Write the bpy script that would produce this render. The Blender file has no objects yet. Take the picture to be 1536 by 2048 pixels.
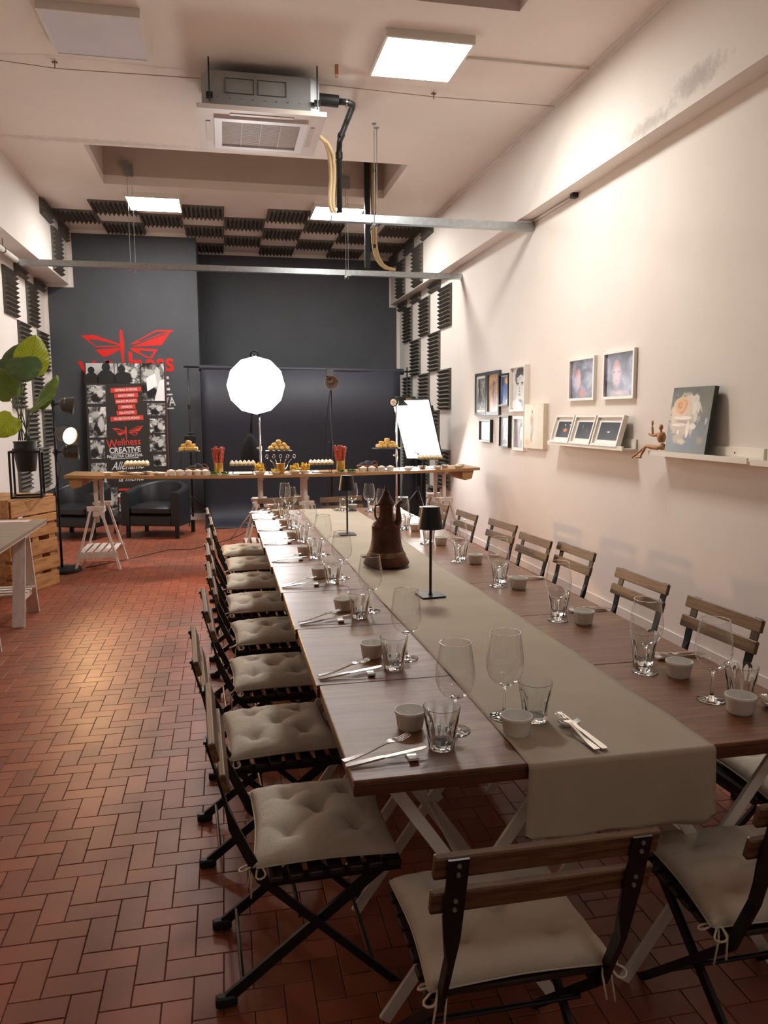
import bpy, math, random
from mathutils import Matrix, Vector, Euler
PI = math.pi
sc = bpy.context.scene
COL = sc.collection

# ------------------------------------------------------------------ camera
YAW, PITCH, ROLL, FPX = 0.203978, 0.125889, -0.004131, 1534.0
def cam_axes():
    cy, sy, cp, sp = math.cos(YAW), math.sin(YAW), math.cos(PITCH), math.sin(PITCH)
    fwd = Vector((sy*cp, cy*cp, -sp)); right = Vector((cy, -sy, 0)); up = right.cross(fwd)
    cr, sr = math.cos(ROLL), math.sin(ROLL)
    return cr*right+sr*up, -sr*right+cr*up, fwd
CR, CU, CF = cam_axes()
cd = bpy.data.cameras.new('camera'); cam = bpy.data.objects.new('camera', cd); COL.objects.link(cam)
m = Matrix.Identity(4)
for i in range(3):
    m[i][0], m[i][1], m[i][2] = CR[i], CU[i], -CF[i]
m[0][3], m[1][3], m[2][3] = 0, 0, 1.62
cam.matrix_world = m
cd.sensor_fit = 'HORIZONTAL'; cd.sensor_width = 36; cd.lens = 36*FPX/1536; cd.clip_start = .02; cd.clip_end = 60
sc.camera = cam

# ------------------------------------------------------------------ world, exposure
w = bpy.data.worlds.new('world'); sc.world = w; w.use_nodes = True
w.node_tree.nodes['Background'].inputs[0].default_value = (.55, .6, .7, 1)
w.node_tree.nodes['Background'].inputs[1].default_value = .02
sc.view_settings.view_transform = 'Standard'; sc.view_settings.look = 'None'
sc.view_settings.gamma = 1; sc.view_settings.use_curve_mapping = False
sc.view_settings.exposure = 1.85
sc.cycles.max_bounces = 10; sc.cycles.diffuse_bounces = 5; sc.cycles.glossy_bounces = 4
sc.cycles.transmission_bounces = 8; sc.cycles.transparent_max_bounces = 24
sc.cycles.sample_clamp_indirect = 6; sc.cycles.caustics_refractive = False; sc.cycles.caustics_reflective = False
L_PANEL, L_OCTA, L_SOFT, L_SPOT = 21.0, 10.0, 5.5, 22.0

# ------------------------------------------------------------------ materials
MATS = {}
def lin(c):
    return tuple((x/12.92 if x <= .04045 else ((x+.055)/1.055)**2.4) for x in (v/255 for v in c))
def M(name, col, rough=.5, metal=0, noise=None, bump=None, spec=.5, coat=0):
    """col in sRGB 0-255; noise=(scale, amount); bump=(scale, strength)"""
    if name in MATS: return MATS[name]
    mt = bpy.data.materials.new(name); mt.use_nodes = True; MATS[name] = mt
    nt = mt.node_tree; b = nt.nodes['Principled BSDF']
    c = lin(col)+(1,)
    b.inputs['Base Color'].default_value = c
    b.inputs['Roughness'].default_value = rough; b.inputs['Metallic'].default_value = metal
    b.inputs['Specular IOR Level'].default_value = spec; b.inputs['Coat Weight'].default_value = coat
    if noise or bump:
        tc = nt.nodes.new('ShaderNodeTexCoord')
    if noise:
        n = nt.nodes.new('ShaderNodeTexNoise'); n.inputs['Scale'].default_value = noise[0]; n.inputs['Detail'].default_value = 5
        nt.links.new(tc.outputs['Object'], n.inputs['Vector'])
        r = nt.nodes.new('ShaderNodeValToRGB'); e = r.color_ramp.elements
        a = noise[1]
        e[0].position = .3; e[1].position = .7
        e[0].color = tuple(x*(1-a) for x in c[:3])+(1,); e[1].color = tuple(min(1, x*(1+a)) for x in c[:3])+(1,)
        nt.links.new(n.outputs['Fac'], r.inputs['Fac']); nt.links.new(r.outputs['Color'], b.inputs['Base Color'])
    if bump:
        n = nt.nodes.new('ShaderNodeTexNoise'); n.inputs['Scale'].default_value = bump[0]; n.inputs['Detail'].default_value = 6
        nt.links.new(tc.outputs['Object'], n.inputs['Vector'])
        bp = nt.nodes.new('ShaderNodeBump'); bp.inputs['Strength'].default_value = bump[1]; bp.inputs['Distance'].default_value = .01
        nt.links.new(n.outputs['Fac'], bp.inputs['Height']); nt.links.new(bp.outputs['Normal'], b.inputs['Normal'])
    return mt
def wood(name, cols, rough=.45, stretch=(1, 14, 14), scale=3, bump=.15, worn_sheen=None, coords='Object'):
    if name in MATS: return MATS[name]
    mt = bpy.data.materials.new(name); mt.use_nodes = True; MATS[name] = mt
    nt = mt.node_tree; N = nt.nodes; Lk = nt.links; b = N['Principled BSDF']
    tc = N.new('ShaderNodeTexCoord'); mp = N.new('ShaderNodeMapping'); mp.inputs['Scale'].default_value = stretch
    Lk.new(tc.outputs[coords], mp.inputs['Vector'])
    n = N.new('ShaderNodeTexNoise'); n.inputs['Scale'].default_value = scale; n.inputs['Detail'].default_value = 8; n.inputs['Roughness'].default_value = .6
    n.inputs['Distortion'].default_value = .6
    Lk.new(mp.outputs[0], n.inputs['Vector'])
    r = N.new('ShaderNodeValToRGB'); e = r.color_ramp.elements
    e[0].position = .3; e[1].position = .72
    e[0].color = lin(cols[0])+(1,); e[1].color = lin(cols[-1])+(1,)
    if len(cols) > 2:
        x = e.new(.5); x.color = lin(cols[1])+(1,)
    Lk.new(n.outputs['Fac'], r.inputs['Fac']); out = r.outputs['Color']
    b.inputs['Roughness'].default_value = rough
    if worn_sheen:   # (colour, scale, lo, hi)
        n2 = N.new('ShaderNodeTexNoise'); n2.inputs['Scale'].default_value = worn_sheen[1]; n2.inputs['Detail'].default_value = 10; n2.inputs['Roughness'].default_value = .7
        mp2 = N.new('ShaderNodeMapping'); mp2.inputs['Scale'].default_value = (1, 2.6, 2.6)
        Lk.new(tc.outputs[coords], mp2.inputs['Vector']); Lk.new(mp2.outputs[0], n2.inputs['Vector'])
        r2 = N.new('ShaderNodeMapRange'); r2.inputs[1].default_value = worn_sheen[2]; r2.inputs[2].default_value = worn_sheen[3]; r2.inputs[4].default_value = .75
        Lk.new(n2.outputs['Fac'], r2.inputs[0])
        mx = N.new('ShaderNodeMix'); mx.data_type = 'RGBA'
        Lk.new(r2.outputs[0], mx.inputs[0]); Lk.new(out, mx.inputs[6]); mx.inputs[7].default_value = lin(worn_sheen[0])+(1,)
        out = mx.outputs[2]
        rr = N.new('ShaderNodeMapRange'); rr.inputs[3].default_value = rough; rr.inputs[4].default_value = rough+.2
        Lk.new(n2.outputs['Fac'], rr.inputs[0]); Lk.new(rr.outputs[0], b.inputs['Roughness'])
    Lk.new(out, b.inputs['Base Color'])
    bp = N.new('ShaderNodeBump'); bp.inputs['Strength'].default_value = bump; bp.inputs['Distance'].default_value = .005
    Lk.new(n.outputs['Fac'], bp.inputs['Height']); Lk.new(bp.outputs['Normal'], b.inputs['Normal'])
    return mt
def emis(name, col, strength, base=None):
    if name in MATS: return MATS[name]
    mt = bpy.data.materials.new(name); mt.use_nodes = True; MATS[name] = mt
    b = mt.node_tree.nodes['Principled BSDF']
    b.inputs['Base Color'].default_value = (.8, .8, .8, 1)
    b.inputs['Emission Color'].default_value = tuple(col)+(1,); b.inputs['Emission Strength'].default_value = strength
    return mt
def picture(name, bg, nscale=3, blobs=(), rough=.35, stretch=(1, 1, 1), seed=0.):
    """flat print: noise ground in bg colours and soft ellipses (u, v, ru, rv, colour, softness, wobble) in 0..1 of the sheet"""
    mt = bpy.data.materials.new(name); mt.use_nodes = True; MATS[name] = mt
    nt = mt.node_tree; N = nt.nodes; Lk = nt.links; b = N['Principled BSDF']; b.inputs['Roughness'].default_value = rough
    tc = N.new('ShaderNodeTexCoord'); mp = N.new('ShaderNodeMapping'); mp.inputs['Scale'].default_value = stretch
    mp.inputs['Location'].default_value = (seed, seed*.7, seed*1.3)
    Lk.new(tc.outputs['Generated'], mp.inputs['Vector'])
    n = N.new('ShaderNodeTexNoise'); n.inputs['Scale'].default_value = nscale; n.inputs['Detail'].default_value = 8; n.inputs['Distortion'].default_value = 1
    Lk.new(mp.outputs[0], n.inputs['Vector'])
    r = N.new('ShaderNodeValToRGB'); e = r.color_ramp.elements
    e[0].position = .32; e[1].position = .68; e[0].color = lin(bg[0])+(1,); e[1].color = lin(bg[-1])+(1,)
    for k in range(1, len(bg)-1):
        x = e.new(.32+.36*k/(len(bg)-1)); x.color = lin(bg[k])+(1,)
    Lk.new(n.outputs['Fac'], r.inputs['Fac']); out = r.outputs['Color']
    nw = N.new('ShaderNodeTexNoise'); nw.inputs['Scale'].default_value = nscale*(4 if len(blobs) > 20 else 2); nw.inputs['Detail'].default_value = 8; nw.inputs['Distortion'].default_value = .8; Lk.new(mp.outputs[0], nw.inputs['Vector'])
    for (u, v, ru, rv, c, soft, wob) in blobs:
        sub = N.new('ShaderNodeVectorMath'); sub.operation = 'SUBTRACT'; sub.inputs[1].default_value = (u, .5, v)
        Lk.new(tc.outputs['Generated'], sub.inputs[0])
        mul = N.new('ShaderNodeVectorMath'); mul.operation = 'MULTIPLY'; mul.inputs[1].default_value = (1/ru, 0, 1/rv)
        Lk.new(sub.outputs[0], mul.inputs[0])
        ln = N.new('ShaderNodeVectorMath'); ln.operation = 'LENGTH'; Lk.new(mul.outputs[0], ln.inputs[0])
        ad = N.new('ShaderNodeMath'); ad.operation = 'MULTIPLY_ADD'; ad.inputs[1].default_value = wob; 
        Lk.new(nw.outputs['Fac'], ad.inputs[0]); Lk.new(ln.outputs['Value'], ad.inputs[2])
        mr = N.new('ShaderNodeMapRange'); mr.inputs[1].default_value = 1-soft+wob*.5; mr.inputs[2].default_value = 1+wob*.5
        mr.inputs[3].default_value = 1; mr.inputs[4].default_value = 0
        Lk.new(ad.outputs[0], mr.inputs[0])
        mx = N.new('ShaderNodeMix'); mx.data_type = 'RGBA'; Lk.new(mr.outputs[0], mx.inputs[0]); Lk.new(out, mx.inputs[6])
        mx.inputs[7].default_value = lin(c)+(1,); out = mx.outputs[2]
    Lk.new(out, b.inputs['Base Color'])
    return mt
def thin_glass():
    mt = bpy.data.materials.new('thin_glass'); mt.use_nodes = True; nt = mt.node_tree; N = nt.nodes; Lk = nt.links
    N.remove(N['Principled BSDF']); o = N['Material Output']
    t = N.new('ShaderNodeBsdfTransparent'); t.inputs[0].default_value = (.975, .98, .975, 1)
    g = N.new('ShaderNodeBsdfGlossy'); g.inputs['Roughness'].default_value = .03; g.inputs[0].default_value = (.85, .85, .85, 1)
    lw = N.new('ShaderNodeLayerWeight'); lw.inputs[0].default_value = .5
    p = N.new('ShaderNodeMath'); p.operation = 'POWER'; p.inputs[1].default_value = 2.6; Lk.new(lw.outputs['Facing'], p.inputs[0])
    a = N.new('ShaderNodeMath'); a.operation = 'MULTIPLY_ADD'; a.inputs[1].default_value = .85; a.inputs[2].default_value = .07; Lk.new(p.outputs[0], a.inputs[0])
    mx = N.new('ShaderNodeMixShader'); Lk.new(a.outputs[0], mx.inputs[0]); Lk.new(t.outputs[0], mx.inputs[1]); Lk.new(g.outputs[0], mx.inputs[2])
    Lk.new(mx.outputs[0], o.inputs['Surface']); return mt
def solid_glass():
    mt = bpy.data.materials.new('clear_glass'); mt.use_nodes = True; b = mt.node_tree.nodes['Principled BSDF']
    b.inputs['Base Color'].default_value = (.96, .98, .97, 1); b.inputs['Roughness'].default_value = 0
    b.inputs['Transmission Weight'].default_value = 1; b.inputs['IOR'].default_value = 1.47
    return mt
THIN, GLASS = thin_glass(), solid_glass()
def wall_material(name, base, stain=None):
    mt = M(name, base, .75, bump=(9, .12), spec=.25)
    nt = mt.node_tree; N = nt.nodes; Lk = nt.links; b = N['Principled BSDF']
    tc = N.new('ShaderNodeTexCoord')
    n = N.new('ShaderNodeTexNoise'); n.inputs['Scale'].default_value = 1.3; n.inputs['Detail'].default_value = 4; Lk.new(tc.outputs['Object'], n.inputs['Vector'])
    r = N.new('ShaderNodeValToRGB'); c = lin(base); e = r.color_ramp.elements
    e[0].position = .3; e[1].position = .7; e[0].color = tuple(x*.95 for x in c)+(1,); e[1].color = c+(1,)
    Lk.new(n.outputs['Fac'], r.inputs['Fac']); out = r.outputs['Color']
    if stain:  # (centre, radius, colour): mould and peeling paint with its own outline
        for ctr, rad, col in stain:
            sb = N.new('ShaderNodeVectorMath'); sb.operation = 'SUBTRACT'; sb.inputs[1].default_value = ctr; Lk.new(tc.outputs['Object'], sb.inputs[0])
            ml = N.new('ShaderNodeVectorMath'); ml.operation = 'DIVIDE'; ml.inputs[1].default_value = rad; Lk.new(sb.outputs[0], ml.inputs[0])
            ln = N.new('ShaderNodeVectorMath'); ln.operation = 'LENGTH'; Lk.new(ml.outputs[0], ln.inputs[0])
            n2 = N.new('ShaderNodeTexNoise'); n2.inputs['Scale'].default_value = 14; n2.inputs['Detail'].default_value = 9; n2.inputs['Roughness'].default_value = .75; Lk.new(tc.outputs['Object'], n2.inputs['Vector'])
            ad = N.new('ShaderNodeMath'); ad.operation = 'MULTIPLY_ADD'; ad.inputs[1].default_value = 1.6; Lk.new(n2.outputs['Fac'], ad.inputs[0]); Lk.new(ln.outputs['Value'], ad.inputs[2])
            mr = N.new('ShaderNodeMapRange'); mr.inputs[1].default_value = 1.05; mr.inputs[2].default_value = 1.6; mr.inputs[3].default_value = .55; mr.inputs[4].default_value = 0; Lk.new(ad.outputs[0], mr.inputs[0])
            mx = N.new('ShaderNodeMix'); mx.data_type = 'RGBA'; Lk.new(mr.outputs[0], mx.inputs[0]); Lk.new(out, mx.inputs[6]); mx.inputs[7].default_value = lin(col)+(1,); out = mx.outputs[2]
    Lk.new(out, b.inputs['Base Color']); return mt
def tile_material():
    mt = bpy.data.materials.new('terracotta'); mt.use_nodes = True; nt = mt.node_tree; N = nt.nodes; Lk = nt.links; b = N['Principled BSDF']
    at = N.new('ShaderNodeAttribute'); at.attribute_name = 'tint'
    r = N.new('ShaderNodeValToRGB'); e = r.color_ramp.elements
    e[0].color = lin((132, 70, 48))+(1,); e[1].color = lin((156, 86, 60))+(1,)
    x = e.new(.45); x.color = lin((144, 77, 53))+(1,)
    Lk.new(at.outputs['Fac'], r.inputs['Fac'])
    g = N.new('ShaderNodeNewGeometry')
    n = N.new('ShaderNodeTexNoise'); n.inputs['Scale'].default_value = 2.2; n.inputs['Detail'].default_value = 9; n.inputs['Roughness'].default_value = .7; Lk.new(g.outputs['Position'], n.inputs['Vector'])
    mr = N.new('ShaderNodeMapRange'); mr.inputs[1].default_value = .5; mr.inputs[2].default_value = .75; mr.inputs[4].default_value = .6; Lk.new(n.outputs['Fac'], mr.inputs[0])
    mx = N.new('ShaderNodeMix'); mx.data_type = 'RGBA'; Lk.new(mr.outputs[0], mx.inputs[0]); Lk.new(r.outputs[0], mx.inputs[6]); mx.inputs[7].default_value = lin((112, 88, 74))+(1,)
    Lk.new(mx.outputs[2], b.inputs['Base Color'])
    rr = N.new('ShaderNodeMapRange'); rr.inputs[3].default_value = .32; rr.inputs[4].default_value = .55; Lk.new(n.outputs['Fac'], rr.inputs[0]); Lk.new(rr.outputs[0], b.inputs['Roughness'])
    n3 = N.new('ShaderNodeTexNoise'); n3.inputs['Scale'].default_value = 30; n3.inputs['Detail'].default_value = 5; Lk.new(g.outputs['Position'], n3.inputs['Vector'])
    bp = N.new('ShaderNodeBump'); bp.inputs['Strength'].default_value = .12; bp.inputs['Distance'].default_value = .004; Lk.new(n3.outputs['Fac'], bp.inputs['Height']); Lk.new(bp.outputs[0], b.inputs['Normal'])
    b.inputs['Specular IOR Level'].default_value = .45
    return mt

WALL = wall_material('wall_paint', (230, 222, 214))
WALL_R = wall_material('wall_paint_peeling', (230, 222, 214), [((2.93, 4.55, 3.68), (.3, .42, .12), (150, 142, 134)), ((2.93, 5.1, 3.60), (.3, .45, .08), (160, 152, 142))])
CEIL = wall_material('ceiling_paint', (238, 228, 220), [((-1.2, 8.45, 4.33), (1.6, .12, .3), (196, 182, 172))])
DARK = M('charcoal_paint', (78, 80, 85), .6, noise=(2, .08), bump=(20, .08), spec=.3)
BLACKM = M('black_metal', (16, 16, 17), .42)
BLACKP = M('black_plastic', (20, 20, 21), .5)
WHITEM = M('white_lacquer', (226, 222, 214), .4)
PINE = wood('white_pine', [(205, 190, 178), (226, 216, 206)], .5, (12, 12, 1), 2.5, .05)
STEEL = M('galvanised_steel', (178, 184, 186), .32, .85, noise=(25, .12))
CHROME = M('chrome', (215, 215, 215), .18, 1)
CUTLERY = M('cutlery_steel', (225, 222, 218), .16, 1)
FOAM = M('acoustic_foam', (104, 101, 95), .95, noise=(60, .15), spec=.1)
CUSH = M('cushion_cotton', (206, 196, 180), .9, noise=(6, .05), bump=(160, .25), spec=.15)
CORD = M('cotton_cord', (214, 202, 180), .9)
SEATW = wood('chair_seat_wood', [(34, 26, 20), (58, 42, 30)], .5, (1.5, 22, 22), 4, .1)
SLAT = wood('chair_slat_wood', [(62, 44, 30), (112, 82, 56), (134, 102, 72)], .42, (1.5, 22, 22), 4, .1)
TABLEW = wood('table_wood', [(88, 52, 30), (120, 76, 48), (144, 98, 64)], .28, (1.2, 16, 6), 2.6, .25, worn_sheen=((170, 134, 98), 2.4, .48, .74))  # pale patches are wear, contrast raised to paint in a mottled sheen
TABLEE = wood('table_edge_wood', [(70, 40, 22), (108, 66, 38)], .4, (1, 20, 20), 3, .1)
BARW = wood('bar_wood', [(150, 108, 66), (184, 140, 92)], .42, (1, 16, 16), 2.5, .08)
PALLET = wood('pallet_wood', [(146, 96, 54), (194, 144, 92), (210, 164, 110)], .7, (2.2, 16, 16), 1.6, .25)
DESKW = wood('desk_wood', [(112, 92, 76), (150, 130, 110)], .5, (1.2, 14, 14), 2.5, .1)
LEATHER = M('black_leather', (32, 33, 37), .38, bump=(40, .15))
CERAM = M('white_ceramic', (240, 239, 234), .22)
KRAFT = M('kraft_paper', (184, 172, 153), .75, noise=(5, .05), bump=(3, .2), spec=.2)
TILE = tile_material()
GROUT = M('grout', (70, 48, 40), .9, noise=(20, .2))
COPPER = M('aged_copper', (82, 48, 36), .42, .5, noise=(9, .45), bump=(24, .35))
COPPERB = M('aged_brass_band', (122, 92, 58), .5, .4, noise=(30, .5), bump=(40, .6))
PAPER = M('backdrop_paper', (44, 44, 52), .55, noise=(1, .05), spec=.3)
WPAPER = M('white_paper', (238, 236, 232), .7)
BREAD = M('bread', (226, 184, 104), .7, noise=(18, .3), bump=(30, .3))
CHIP = M('yellow_chip', (240, 200, 84), .6, noise=(14, .2), bump=(25, .3))
CREAM = M('cream', (240, 234, 214), .5)
GREEN = M('salad_leaf', (104, 140, 56), .5, noise=(20, .3))
HAM = M('cured_ham', (176, 72, 48), .45, noise=(35, .45))
GOLD = M('gold_foil', (206, 164, 84), .3, .8)
WICKER = M('wicker', (150, 84, 48), .7, noise=(60, .4), bump=(60, .6))
NAPKIN = M('dark_napkin', (52, 54, 60), .9)

# ------------------------------------------------------------------ mesh builder
class MB:
    def __init__(s): s.v = []; s.f = []
    def add(s, vs, fs, mtx=None):
        o = len(s.v)
        s.v += [tuple(mtx @ Vector(p)) if mtx is not None else tuple(p) for p in vs]
        s.f += [tuple(i+o for i in f) for f in fs]; return s
    def box(s, a, b, mtx=None):
        x0, y0, z0 = a; x1, y1, z1 = b
        return s.add([(x0,y0,z0),(x1,y0,z0),(x1,y1,z0),(x0,y1,z0),(x0,y0,z1),(x1,y0,z1),(x1,y1,z1),(x0,y1,z1)],
                     [(0,3,2,1),(4,5,6,7),(0,1,5,4),(1,2,6,5),(2,3,7,6),(3,0,4,7)], mtx)
    def bbox(s, a, b, r, mtx=None):     # bevelled box: chamfered all round
        x0, y0, z0 = a; x1, y1, z1 = b
        vs = []
        for z, d in ((z0, r), (z0+r, 0), (z1-r, 0), (z1, r)):
            for (x, y) in ((x0+d+r, y0+d), (x1-d-r, y0+d), (x1-d, y0+d+r), (x1-d, y1-d-r), (x1-d-r, y1-d), (x0+d+r, y1-d), (x0+d, y1-d-r), (x0+d, y0+d+r)):
                vs.append((x, y, z))
        fs = [tuple(range(7, -1, -1)), tuple(range(24, 32))]
        for k in range(3):
            for i in range(8):
                j = (i+1) % 8; fs.append((k*8+i, k*8+j, k*8+8+j, k*8+8+i))
        return s.add(vs, fs, mtx)
    def bar(s, p, q, w, h, up=(0, 0, 1), mtx=None):
        p, q = Vector(p), Vector(q); d = (q-p); Ln = d.length; d.normalize(); up = Vector(up)
        sx = d.cross(up)
        if sx.length < 1e-4: sx = d.cross(Vector((1, 0, 0)))
        sx.normalize(); u = sx.cross(d)
        mt = Matrix([[sx[i], d[i], u[i], p[i]] for i in range(3)]+[[0, 0, 0, 1]])
        if mtx is not None: mt = mtx @ mt
        return s.box((-w/2, 0, -h/2), (w/2, Ln, h/2), mt)
    def tube(s, pts, r, n=8, mtx=None, cap=True):
        pts = [Vector(p) for p in pts]; rs = r if isinstance(r, (list, tuple)) else [r]*len(pts)
        vs = []; fs = []; side = None
        for i, p in enumerate(pts):
            t = (pts[min(i+1, len(pts)-1)]-pts[max(i-1, 0)]).normalized()
            if side is None:
                side = t.cross(Vector((0, 0, 1)))
                if side.length < .1: side = t.cross(Vector((1, 0, 0)))
            side = (side-t*side.dot(t)).normalized(); u = t.cross(side)
            for k in range(n):
                a = 2*PI*k/n; vs.append(p+(side*math.cos(a)+u*math.sin(a))*rs[i])
        for i in range(len(pts)-1):
            for k in range(n):
                l = (k+1) % n; fs.append((i*n+k, i*n+l, (i+1)*n+l, (i+1)*n+k))
        if cap: fs += [tuple(range(n-1, -1, -1)), tuple(range((len(pts)-1)*n, len(pts)*n))]
        return s.add(vs, fs, mtx)
    def lathe(s, prof, n=24, mtx=None, fr=None, close=False):
        vs = []; fs = []; m_ = len(prof)
        for i, (r, z) in enumerate(prof):
            for k in range(n):
                a = 2*PI*k/n; rr = r*(fr(i, a) if fr else 1); vs.append((rr*math.cos(a), rr*math.sin(a), z))
        for i in range(m_-1):
            for k in range(n):
                l = (k+1) % n; fs.append((i*n+k, i*n+l, (i+1)*n+l, (i+1)*n+k))
        if close:
            for k in range(n):
                l = (k+1) % n; fs.append(((m_-1)*n+k, (m_-1)*n+l, l, k))
        return s.add(vs, fs, mtx)
    def prism(s, poly, z0, z1, mtx=None):
        n = len(poly); vs = [(x, y, z0) for x, y in poly]+[(x, y, z1) for x, y in poly]
        fs = [tuple(range(n-1, -1, -1)), tuple(range(n, 2*n))]+[(i, (i+1) % n, n+(i+1) % n, n+i) for i in range(n)]
        return s.add(vs, fs, mtx)
    def ball(s, c, r, n=10, m_=6, mtx=None):
        if not isinstance(r, (tuple, list)): r = (r, r, r)
        prof = [(math.sin(PI*i/m_), -math.cos(PI*i/m_)) for i in range(m_+1)]
        prof[0] = (.02, -1); prof[-1] = (.02, 1)
        T = Matrix.Translation(c) @ Matrix.Diagonal((r[0], r[1], r[2], 1))
        return s.lathe(prof, n, T if mtx is None else mtx @ T)
    def mesh(s, name, mat, smooth=False):
        me = bpy.data.meshes.new(name); me.from_pydata(s.v, [], s.f)
        if mat: me.materials.append(mat)
        if smooth:
            me.shade_smooth()
            if smooth is not True: me.set_sharp_from_angle(angle=smooth)
        me.update(); return me
    def build(s, name, mat, parent=None, smooth=False, mtx=None):
        return inst(s.mesh(name, mat, smooth), name, parent, mtx)
AUTO = math.radians(40)
def inst(me, name, parent=None, mtx=None):
    o = bpy.data.objects.new(name, me); COL.objects.link(o)
    if parent is not None: o.parent = parent
    if mtx is not None: o.matrix_basis = mtx
    return o
def T(x=0, y=0, z=0, rz=0, rx=0, ry=0):
    return Matrix.Translation((x, y, z)) @ Euler((rx, ry, rz), 'XYZ').to_matrix().to_4x4()
def tag(o, label, cat, group=None, kind=None):
    if label: o['label'] = label
    if cat: o['category'] = cat
    if group: o['group'] = group
    if kind: o['kind'] = kind
    return o
def thing(name, label, cat, mtx=None, group=None):
    o = bpy.data.objects.new(name, None); COL.objects.link(o); o.empty_display_size = .1
    if mtx is not None: o.matrix_basis = mtx
    return tag(o, label, cat, group)
def struct(name, mb, mat, parent=None, smooth=False):
    o = mb.build(name, mat, parent, smooth)
    if parent is None: o['kind'] = 'structure'
    return o
KIDS = {}
def dup(root, mtx, label, group=None):
    def cp(o, par):
        c = o.copy(); COL.objects.link(c); c.parent = par
        for k in [x for x in ALLK(o)]: cp(k, c)
        return c
    c = cp(root, None); c.matrix_basis = mtx; c['label'] = label
    if group: c['group'] = group
    return c
def ALLK(o):
    return KIDS.setdefault(o.name, [x for x in o.children])
ORD = ['first', 'second', 'third', 'fourth', 'fifth', 'sixth', 'seventh', 'eighth', 'ninth', 'tenth', 'eleventh']

# ================================================================== STRUCTURE
XL, XLU, XR, XRU, ZS, ZC, YP, YB, YF, XP = -2.53, -2.17, 3.09, 2.93, 3.54, 4.33, 12.3, 13.5, -3.0, -.34
struct('wall_right', MB().box((XR, YF, 0), (XR+.2, YB+.2, ZS)), WALL)
wru = struct('wall_right_upper', MB().box((XRU, YF, ZS), (XR+.2, YB, ZC)), WALL_R)
struct('wall_left', MB().box((XL-.2, YF, 0), (XL, YB+.2, ZS)), WALL)
wlu = struct('wall_left_upper', MB().box((XL-.2, YF, ZS), (XLU, YB, ZC)), WALL)
struct('wall_front', MB().box((XL-.2, YF-.2, 0), (XR+.2, YF, ZC)), WALL)
wb = struct('wall_back', MB().box((XP, YB, 0), (XR+.2, YB+.2, ZC+.1)), WALL)
wp = struct('wall_back_pier', MB().box((XL-.2, YP, 0), (XP, YB+.2, ZC+.1)), WALL)
RX90 = T(rx=PI/2)
MB().prism([(XL+.06, .1), (XP+.001, .1), (XP+.001, 4.275), (XLU+.065, 4.275), (XLU+.065, 3.5), (XL+.06, 3.5)], 0, .003, T(0, YP, 0) @ RX90).build('painted_area', DARK, wp)
MB().box((XP, YP-.003, .1), (XP+.003, YB, 4.3)).build('painted_return', DARK, wp)
MB().prism([(XP, .1), (3.03, .1), (3.03, 3.49), (2.9, 3.49), (2.9, 4.275), (XP, 4.275)], 0, .003, T(0, YB, 0) @ RX90).build('painted_area', DARK, wb)
# ceiling with two recessed pockets
P1 = (-1.30, 8.55, 2.055, 9.89); P2 = (-1.30, 3.55, 2.045, 5.28); ZP = 5.25
ce = MB()
ce.box((XL-.2, YF, ZC), (XR+.2, P2[1], ZC+.1)).box((XL-.2, P2[1], ZC), (P2[0], P2[3], ZC+.1)).box((P2[2], P2[1], ZC), (XR+.2, P2[3], ZC+.1))
ce.box((XL-.2, P2[3], ZC), (XR+.2, P1[1], ZC+.1)).box((XL-.2, P1[1], ZC), (P1[0], P1[3], ZC+.1)).box((P1[2], P1[1], ZC), (XR+.2, P1[3], ZC+.1))
ce.box((XL-.2, P1[3], ZC), (XR+.2, YB+.2, ZC+.1))
ceil = struct('ceiling', ce, CEIL)
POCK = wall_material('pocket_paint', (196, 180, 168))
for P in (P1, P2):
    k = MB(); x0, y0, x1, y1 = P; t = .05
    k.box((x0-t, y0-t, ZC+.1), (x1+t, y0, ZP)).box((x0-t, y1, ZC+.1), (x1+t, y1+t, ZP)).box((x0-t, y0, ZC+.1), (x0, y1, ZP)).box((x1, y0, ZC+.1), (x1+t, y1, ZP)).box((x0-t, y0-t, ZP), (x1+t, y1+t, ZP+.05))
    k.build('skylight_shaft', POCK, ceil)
BASEB = M('baseboard_white', (222, 216, 208), .5)
struct('baseboard_right', MB().box((XR-.012, YF, 0), (XR, YB, .075)), BASEB)
struct('baseboard_left', MB().box((XL, YF, 0), (XL+.012, YP, .075)), BASEB)
struct('baseboard_back', MB().box((XL+.012, YP-.015, 0), (XP+.01, YP, .1)).box((XP, YB-.012, 0), (XR, YB, .1)), BASEB)
struct('trim_1', MB().box((XRU-.035, YF, ZC-.022), (XRU, YB, ZC)).box((XRU-.012, YF, ZC-.045), (XRU, YB, ZC-.022)), WALL)
struct('trim_2', MB().box((1.9, 5.97, ZC-.02), (XRU-.035, 6.0, ZC)), WALL)

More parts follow.
